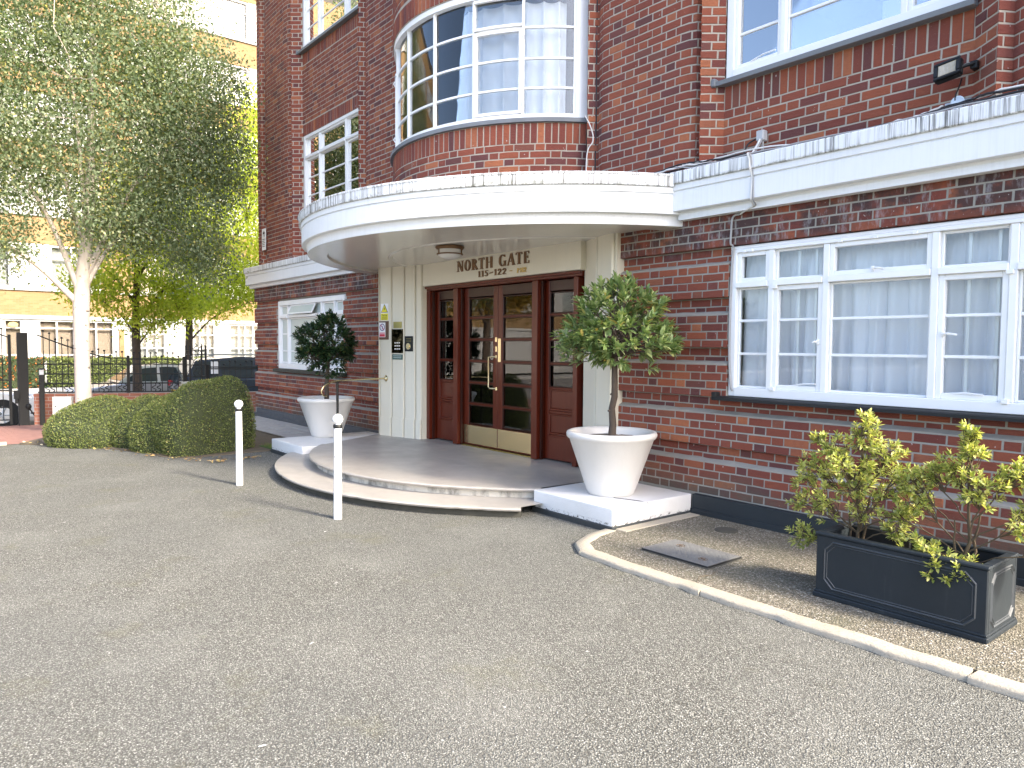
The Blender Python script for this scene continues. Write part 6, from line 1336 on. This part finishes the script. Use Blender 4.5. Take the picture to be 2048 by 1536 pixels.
# ------------------------------------------------------------------ parked cars
def car(name, loc, rz, label, paint, L=4.3, Wd=1.78, kind='saloon', seed=1):
    T = thing(name, loc, label, 'car', 'cars parked in the street'); T.rotation_euler = (0, 0, rz)
    Mx = Matrix.Translation(loc)@Matrix.Rotation(rz, 4, 'Z')
    h = L/2
    if kind == 'saloon': low = [(-h, .34), (-h+.02, .62), (-h+.10, .78), (-h+.55, .90), (-.95+0, .95), (h-1.35, .93), (h-.55, .82), (h-.12, .66), (h, .50), (h-.02, .30)]; cab = [(-h+.42, .90), (-h+1.12, 1.36), (-.35, 1.44), (.35, 1.40), (h-1.15, .93)]
    else: low = [(-h, .40), (-h+.0, .85), (-h+.05, 1.02), (-h+.5, 1.05), (-.5, 1.05), (h-1.25, 1.03), (h-.6, .98), (h-.12, .82), (h, .62), (h-.03, .34)]; cab = [(-h+.06, 1.03), (-h+.42, 1.58), (-.6, 1.68), (.3, 1.64), (h-1.12, 1.03)]
    zb = .26; body = low+[(h-.1, zb), (-h+.1, zb)]
    def loft(poly, secs):   # secs: (y, scale about centroid x, zscale)
        mb = MB(); n = len(poly); V = []
        for y, sx, dz in secs: V += [(x*sx, y, z+dz*(z-zb)) for x, z in poly]
        k_ = len(secs); mb.add(V, [(i*n+j, i*n+(j+1) % n, (i+1)*n+(j+1) % n, (i+1)*n+j) for i in range(k_-1) for j in range(n)]+[tuple(range(n))[::-1], tuple(range((k_-1)*n, k_*n))]); return mb
    w = Wd/2
    def put(mb, nm, m, par=T, sm=35): 
        o = mb.obj(nm, M[m]); o.data.transform(Mx); autosmooth(o.data, sm); attach(o, par); return o
    put(loft(body, [(-w, .955, -.05), (-w+.05, .985, -.01), (-w+.14, 1, 0), (w-.14, 1, 0), (w-.05, .985, -.01), (w, .955, -.05)]), 'body', paint)
    zt = max(z for _, z in cab); zl = min(z for _, z in cab)
    mb = MB(); V = []; n = len(cab)
    for sgn in (-1, 1):
        V += [(x, sgn*(w-.07-.20*(z-zl)/(zt-zl)), z) for x, z in cab]
    mb.add(V, [tuple(range(n))[::-1], tuple(range(n, 2*n))]+[(i, (i+1) % n, n+(i+1) % n, n+i) for i in range(n)]); put(mb, 'cabin', paint, sm=25)
    def inset(idx_a, idx_b, sgn, x0, x1, nm='side_window'):
        def zat(x):
            for (a, za), (b, zb_) in zip(cab, cab[1:]):
                if a <= x <= b: return za+(zb_-za)*(x-a)/(b-a)
        zs = zl+.05; pts = [(x0, zs)]
        tops = [x0+(x1-x0)*q/6 for q in range(7)]; pts = []
        for x in tops: pts.append((x, max(zs+.01, zat(x)-.07)))
        pts = pts+[(x1, zs), (x0, zs)]
        f = lambda x, z, e: (x, sgn*(w-.07-.20*(z-zl)/(zt-zl)+e), z)
        V = [f(x, z, .004) for x, z in pts]; put(MB().add(V, [tuple(range(len(V)))]), nm, 'glass_dark')
    M.setdefault('glass_dark', m_plain('tinted_glass', (.03,.04,.045), .04, 0, bump=0))
    c0, c1 = cab[0][0], cab[-1][0]
    for sgn in (-1, 1):
        inset(0, 0, sgn, c0+.25, c0+.95); inset(0, 0, sgn, c0+1.03, (c0+c1)/2+.25); inset(0, 0, sgn, (c0+c1)/2+.33, c1-.22)
    for (a, b), nm in (((cab[0], cab[1]), 'rear_window'), ((cab[-1], cab[-2]), 'windscreen')):
        dx = -.006 if nm == 'rear_window' else .006
        q = [(a[0]+(b[0]-a[0])*t, a[1]+(b[1]-a[1])*t) for t in (.10, .90)]
        V = [(q[0][0]+dx, -w+.17, q[0][1]+.004), (q[0][0]+dx, w-.17, q[0][1]+.004), (q[1][0]+dx, w-.30, q[1][1]+.004), (q[1][0]+dx, -w+.30, q[1][1]+.004)]; put(MB().add(V, [(0,1,2,3)]), nm, 'glass_dark')
    for x in (-h+.80, h-.86):
        for sgn in (-1, 1):
            R_ = Matrix.Translation((x, sgn*(w-.10), .32))@Matrix.Rotation(pi/2, 4, 'X')
            wh = bpy.data.objects.new('wheel', None); COL.objects.link(wh); wh.matrix_basis = Matrix.Translation(Mx@Vector((x, sgn*(w-.1), .32))); attach(wh, T)
            mb = MB(); bm_ = MB().lathe([(.20, -.11), (.29, -.11), (.32, -.08), (.32, .08), (.29, .11), (.20, .11)], (0, 0, 0), 28); o = mb.add([tuple(R_@Vector(v)) for v in bm_.v], bm_.f); put(mb, 'tyre', 'tyre', wh)
            bm_ = MB().lathe([(0, -.04), (.19, -.05), (.205, -.11), (.205, .11), (.19, .05), (0, .04)], (0, 0, 0), 24)
            for q in range(5): a = q*2*pi/5; bm_.tube([(0, 0, .085), (cos(a)*.2, sin(a)*.2, .10)], .028, 6).tube([(0, 0, -.085), (cos(a)*.2, sin(a)*.2, -.10)], .028, 6)
            mb = MB().add([tuple(R_@Vector(v)) for v in bm_.v], bm_.f); put(mb, 'rim', 'rim', wh)
            arc_ = MB().lathe([(.22, -.02), (.375, -.02), (.375, .02), (.22, .02)], (0, 0, 0), 28); R2 = Matrix.Translation((x, sgn*(w-.012), .32))@Matrix.Rotation(pi/2, 4, 'X'); put(MB().add([tuple(R2@Vector(v)) for v in arc_.v], arc_.f), 'wheel_arch', 'tyre')
    tz = .72 if kind == 'saloon' else .92
    for sgn in (-1, 1):
        put(MB().bbox((-h-.004, sgn*(w-.32)-.14, tz-.12), (-h+.10, sgn*(w-.32)+.14, tz+.06), .02), 'tail_lamp', 'redlamp'); put(MB().bbox((h-.24, sgn*(w-.34)-.17, tz-.10), (h-.03, sgn*(w-.34)+.17, tz+.02), .02), 'headlight', 'clear')
        put(MB().bbox((c1-.50, sgn*(w+.06)-.06, zl+.02), (c1-.36, sgn*(w+.06)+.06, zl+.14), .02), 'door_mirror', paint)
        for x in (c0+1.0, (c0+c1)/2+.29, c1-.1): put(MB().bbox((x-.004, sgn*(w-.004)-.004, .40), (x+.004, sgn*(w-.004)+.004, zl-.06), .001), 'door_gap', 'tyre')
    put(MB().bbox((-h-.008, -.26, tz-.30), (-h+.02, .26, tz-.19), .003), 'number_plate', 'amber')
    if kind != 'saloon':
        for sgn in (-1, 1): put(MB().tube([(cab[1][0]+.2, sgn*(w-.30), zt-.02), (cab[1][0]+.5, sgn*(w-.30), zt+.05), (.2, sgn*(w-.30), zt+.05), (.55, sgn*(w-.30), zt-.02)], .018, 6), 'roof_rail', 'rim')
    return T
T = car('parked_car', (-23.9, 5.35, -.5), -pi/2, 'silver car parked behind the railings, its nose towards the gate', 'carsilver', 4.3)
T = car('parked_car', (-22.4, 7.95, -.5), pi/2, 'dark blue estate car with red tail lamp parked behind the stone-capped pier', 'carblue', 4.6, 1.82, 'estate')
MB().box((-21.53, 6.42, .70), (-21.525, 6.62, 1.05)).obj('window_notice', M['signwhite'], T)
T = car('parked_car', (-22.0, .25, -.5), pi/2, 'white car seen through the open gate leaf', 'carwhite', 4.2)

# ------------------------------------------------------------------ far side of the street
def far_hedge(name, x0, x1, y0, y1, z0, z1, mtl, n, label, seed):
    global RNG; RNG = np.random.default_rng(seed); T = thing(name, ((x0+x1)/2, (y0+y1)/2, z0), label, 'hedge')
    MB().bbox((x0+.08, y0+.05, z0), (x1-.08, y1-.05, z1-.08), .05).obj('branches', M['hcore'], T)
    P = np.c_[RNG.uniform(x0, x1, n), RNG.uniform(y0, y1, n), RNG.uniform(z0, z1, n)]; f = RNG.random(n) < .62
    P[f, 0] = x1-RNG.random(f.sum())*.12; P[~f, 2] = z1-RNG.random((~f).sum())*.12+.05*np.sin(P[~f, 1]*3)
    d = RNG.normal(size=(n, 3)); d[:, 0] += .4; L = RNG.uniform(.07, .13, n)
    me = quads_mesh('leaf', leaf_verts(P, d, RNG.normal(size=(n, 3))+np.array([.8, 0, .8]), L, L*.6, KITE), 4, KITE_F, RNG.random(n)*(.80 if mtl == 'pyra' else .9)+.02+(0 if mtl == 'hedge' else .0), M[mtl])
    o = bpy.data.objects.new('leaf', me); COL.objects.link(o); attach(o, T); o['kind'] = 'stuff'; return T
far_hedge('street_hedge', -38.2, -37.3, 4.3, 11.0, -.42, .86, 'hedge', 7000, 'long dark green hedge in front of the tan brick flats', 41)
far_hedge('berry_hedge', -38.2, -37.3, -8, 4.25, -.42, .92, 'pyra', 9000, 'hedge full of orange berries in front of the flats near the gate', 42)
XF = -40.
FB = thing('flats', (XF, 6, -.4), 'tan brick block of flats with white window bands across the street', 'building')
def fpanel(y0, y1, z0, z1, mtl, name='wall', dx=0., t=.25): return MB().bbox((XF-t, y0, z0), (XF+dx, y1, z1), .004).obj(name, M[mtl], FB)
Y0F, Y1F = -34, 24
MB().box((-52, Y0F+.02, -.4), (XF-.6, Y1F-.02, 22)).obj('core', M['hall'], FB)
base = 2.80; brick_z = [(2.80, 4.02)]
z = 4.02; bands = []
for f in range(5): bands.append((z, z+2.05)); z += 2.05; brick_z.append((z, z+1.36)); z += 1.36
for z0, z1 in brick_z: fpanel(Y0F, Y1F, z0+.002, z1-.002, 'tan')
fpanel(Y0F, Y1F, 2.62, 2.80, 'frame_far', 'band', .06); fpanel(Y0F, Y1F, -.4, .62, 'frame_far', 'apron_wall', .0)
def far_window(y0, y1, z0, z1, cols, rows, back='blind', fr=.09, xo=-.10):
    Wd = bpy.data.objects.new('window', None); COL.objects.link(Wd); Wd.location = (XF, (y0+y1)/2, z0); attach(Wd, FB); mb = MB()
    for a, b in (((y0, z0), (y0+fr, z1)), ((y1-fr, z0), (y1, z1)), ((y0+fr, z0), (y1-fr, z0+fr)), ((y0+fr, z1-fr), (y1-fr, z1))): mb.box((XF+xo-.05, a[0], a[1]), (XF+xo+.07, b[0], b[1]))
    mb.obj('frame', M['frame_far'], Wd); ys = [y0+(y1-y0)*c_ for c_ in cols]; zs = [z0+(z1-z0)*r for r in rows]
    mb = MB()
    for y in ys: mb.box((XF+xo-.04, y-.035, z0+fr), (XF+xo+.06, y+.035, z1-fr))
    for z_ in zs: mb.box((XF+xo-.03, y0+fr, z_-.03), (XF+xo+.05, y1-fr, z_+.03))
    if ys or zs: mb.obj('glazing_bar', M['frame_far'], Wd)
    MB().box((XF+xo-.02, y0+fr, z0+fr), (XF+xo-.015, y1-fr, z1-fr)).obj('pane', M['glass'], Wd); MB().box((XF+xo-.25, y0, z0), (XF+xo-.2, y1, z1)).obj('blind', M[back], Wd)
# ground floor, left to right as seen from the court
gf = [(-12, -10.2, 'blind'), (-9.8, -8, 'blind'), (-7, -5.2, 'blind'), (-4.6, -2.8, 'blind'), (-2.2, -.4, 'net_cool'), (.4, 2.2, 'blind'), (2.95, 3.68, 'blind'), (4.27, 5.76, 'blind'), (5.86, 7.42, 'blind'), (8.0, 9.75, 'net_far'), (10.6, 12.2, 'net_far'), (12.9, 14.6, 'net_far'), (15.2, 17, 'blind')]
prev = Y0F
for y0, y1, bk in gf:
    if y0 > prev+.02: fpanel(prev+.002, y0-.002, .62, 2.62, 'frame_far', 'pier', -.02)
    narrow = y1-y0 < 1
    far_window(y0, y1, .62, 2.62, [] if narrow else ([.5] if bk == 'blind' else [.3, .5, .75]), [.18, .80] if bk == 'blind' else [.35, .70], bk); prev = y1
fpanel(prev+.002, Y1F, .62, 2.62, 'frame_far', 'pier', -.02)
MB().box((XF-.02, 7.62, .64), (XF+.05, 7.84, 2.2)).obj('brick_pier', M['tan'], FB)
MB().lathe([(0, 0), (.19, 0), (.19, .02), (.16, .02), (.16, .03), (0, .03)], (0, 0, 0), 24).obj('oval_sign', M['gilt'], FB); o = bpy.data.objects['oval_sign']; o.data.transform(Matrix.Translation((XF+.0, 3.32, 2.36))@Matrix.Rotation(pi/2, 4, 'Y')@Matrix.Scale(.62, 4, (1, 0, 0)))
MB().bbox((XF-.02, 4.2, -.35), (XF+.3, 4.75, .95)).obj('gate_pillar', M['frame_far'], FB)
for z0, z1 in bands:
    prev = Y0F
    for i in range(14):
        y0 = -28+i*3.6+.4; y1 = y0+2.1
        fpanel(prev+.002, y0-.002, z0, z1, 'frame_far' if i % 4 != 2 else 'tan', 'pier', .0); far_window(y0, y1, z0+.02, z1-.02, [.42], [.7], ('net_far', 'blind', 'net_far')[i % 3]); prev = y1
    fpanel(prev+.002, Y1F, z0, z1, 'frame_far', 'pier'); fpanel(Y0F, Y1F, z0-.10, z0-.004, 'frame_far', 'band', .10)
MB().box((XF+.02, 11.1, 2.8), (XF+.10, 11.22, 20)).obj('downpipe', M['frame_far'], FB)
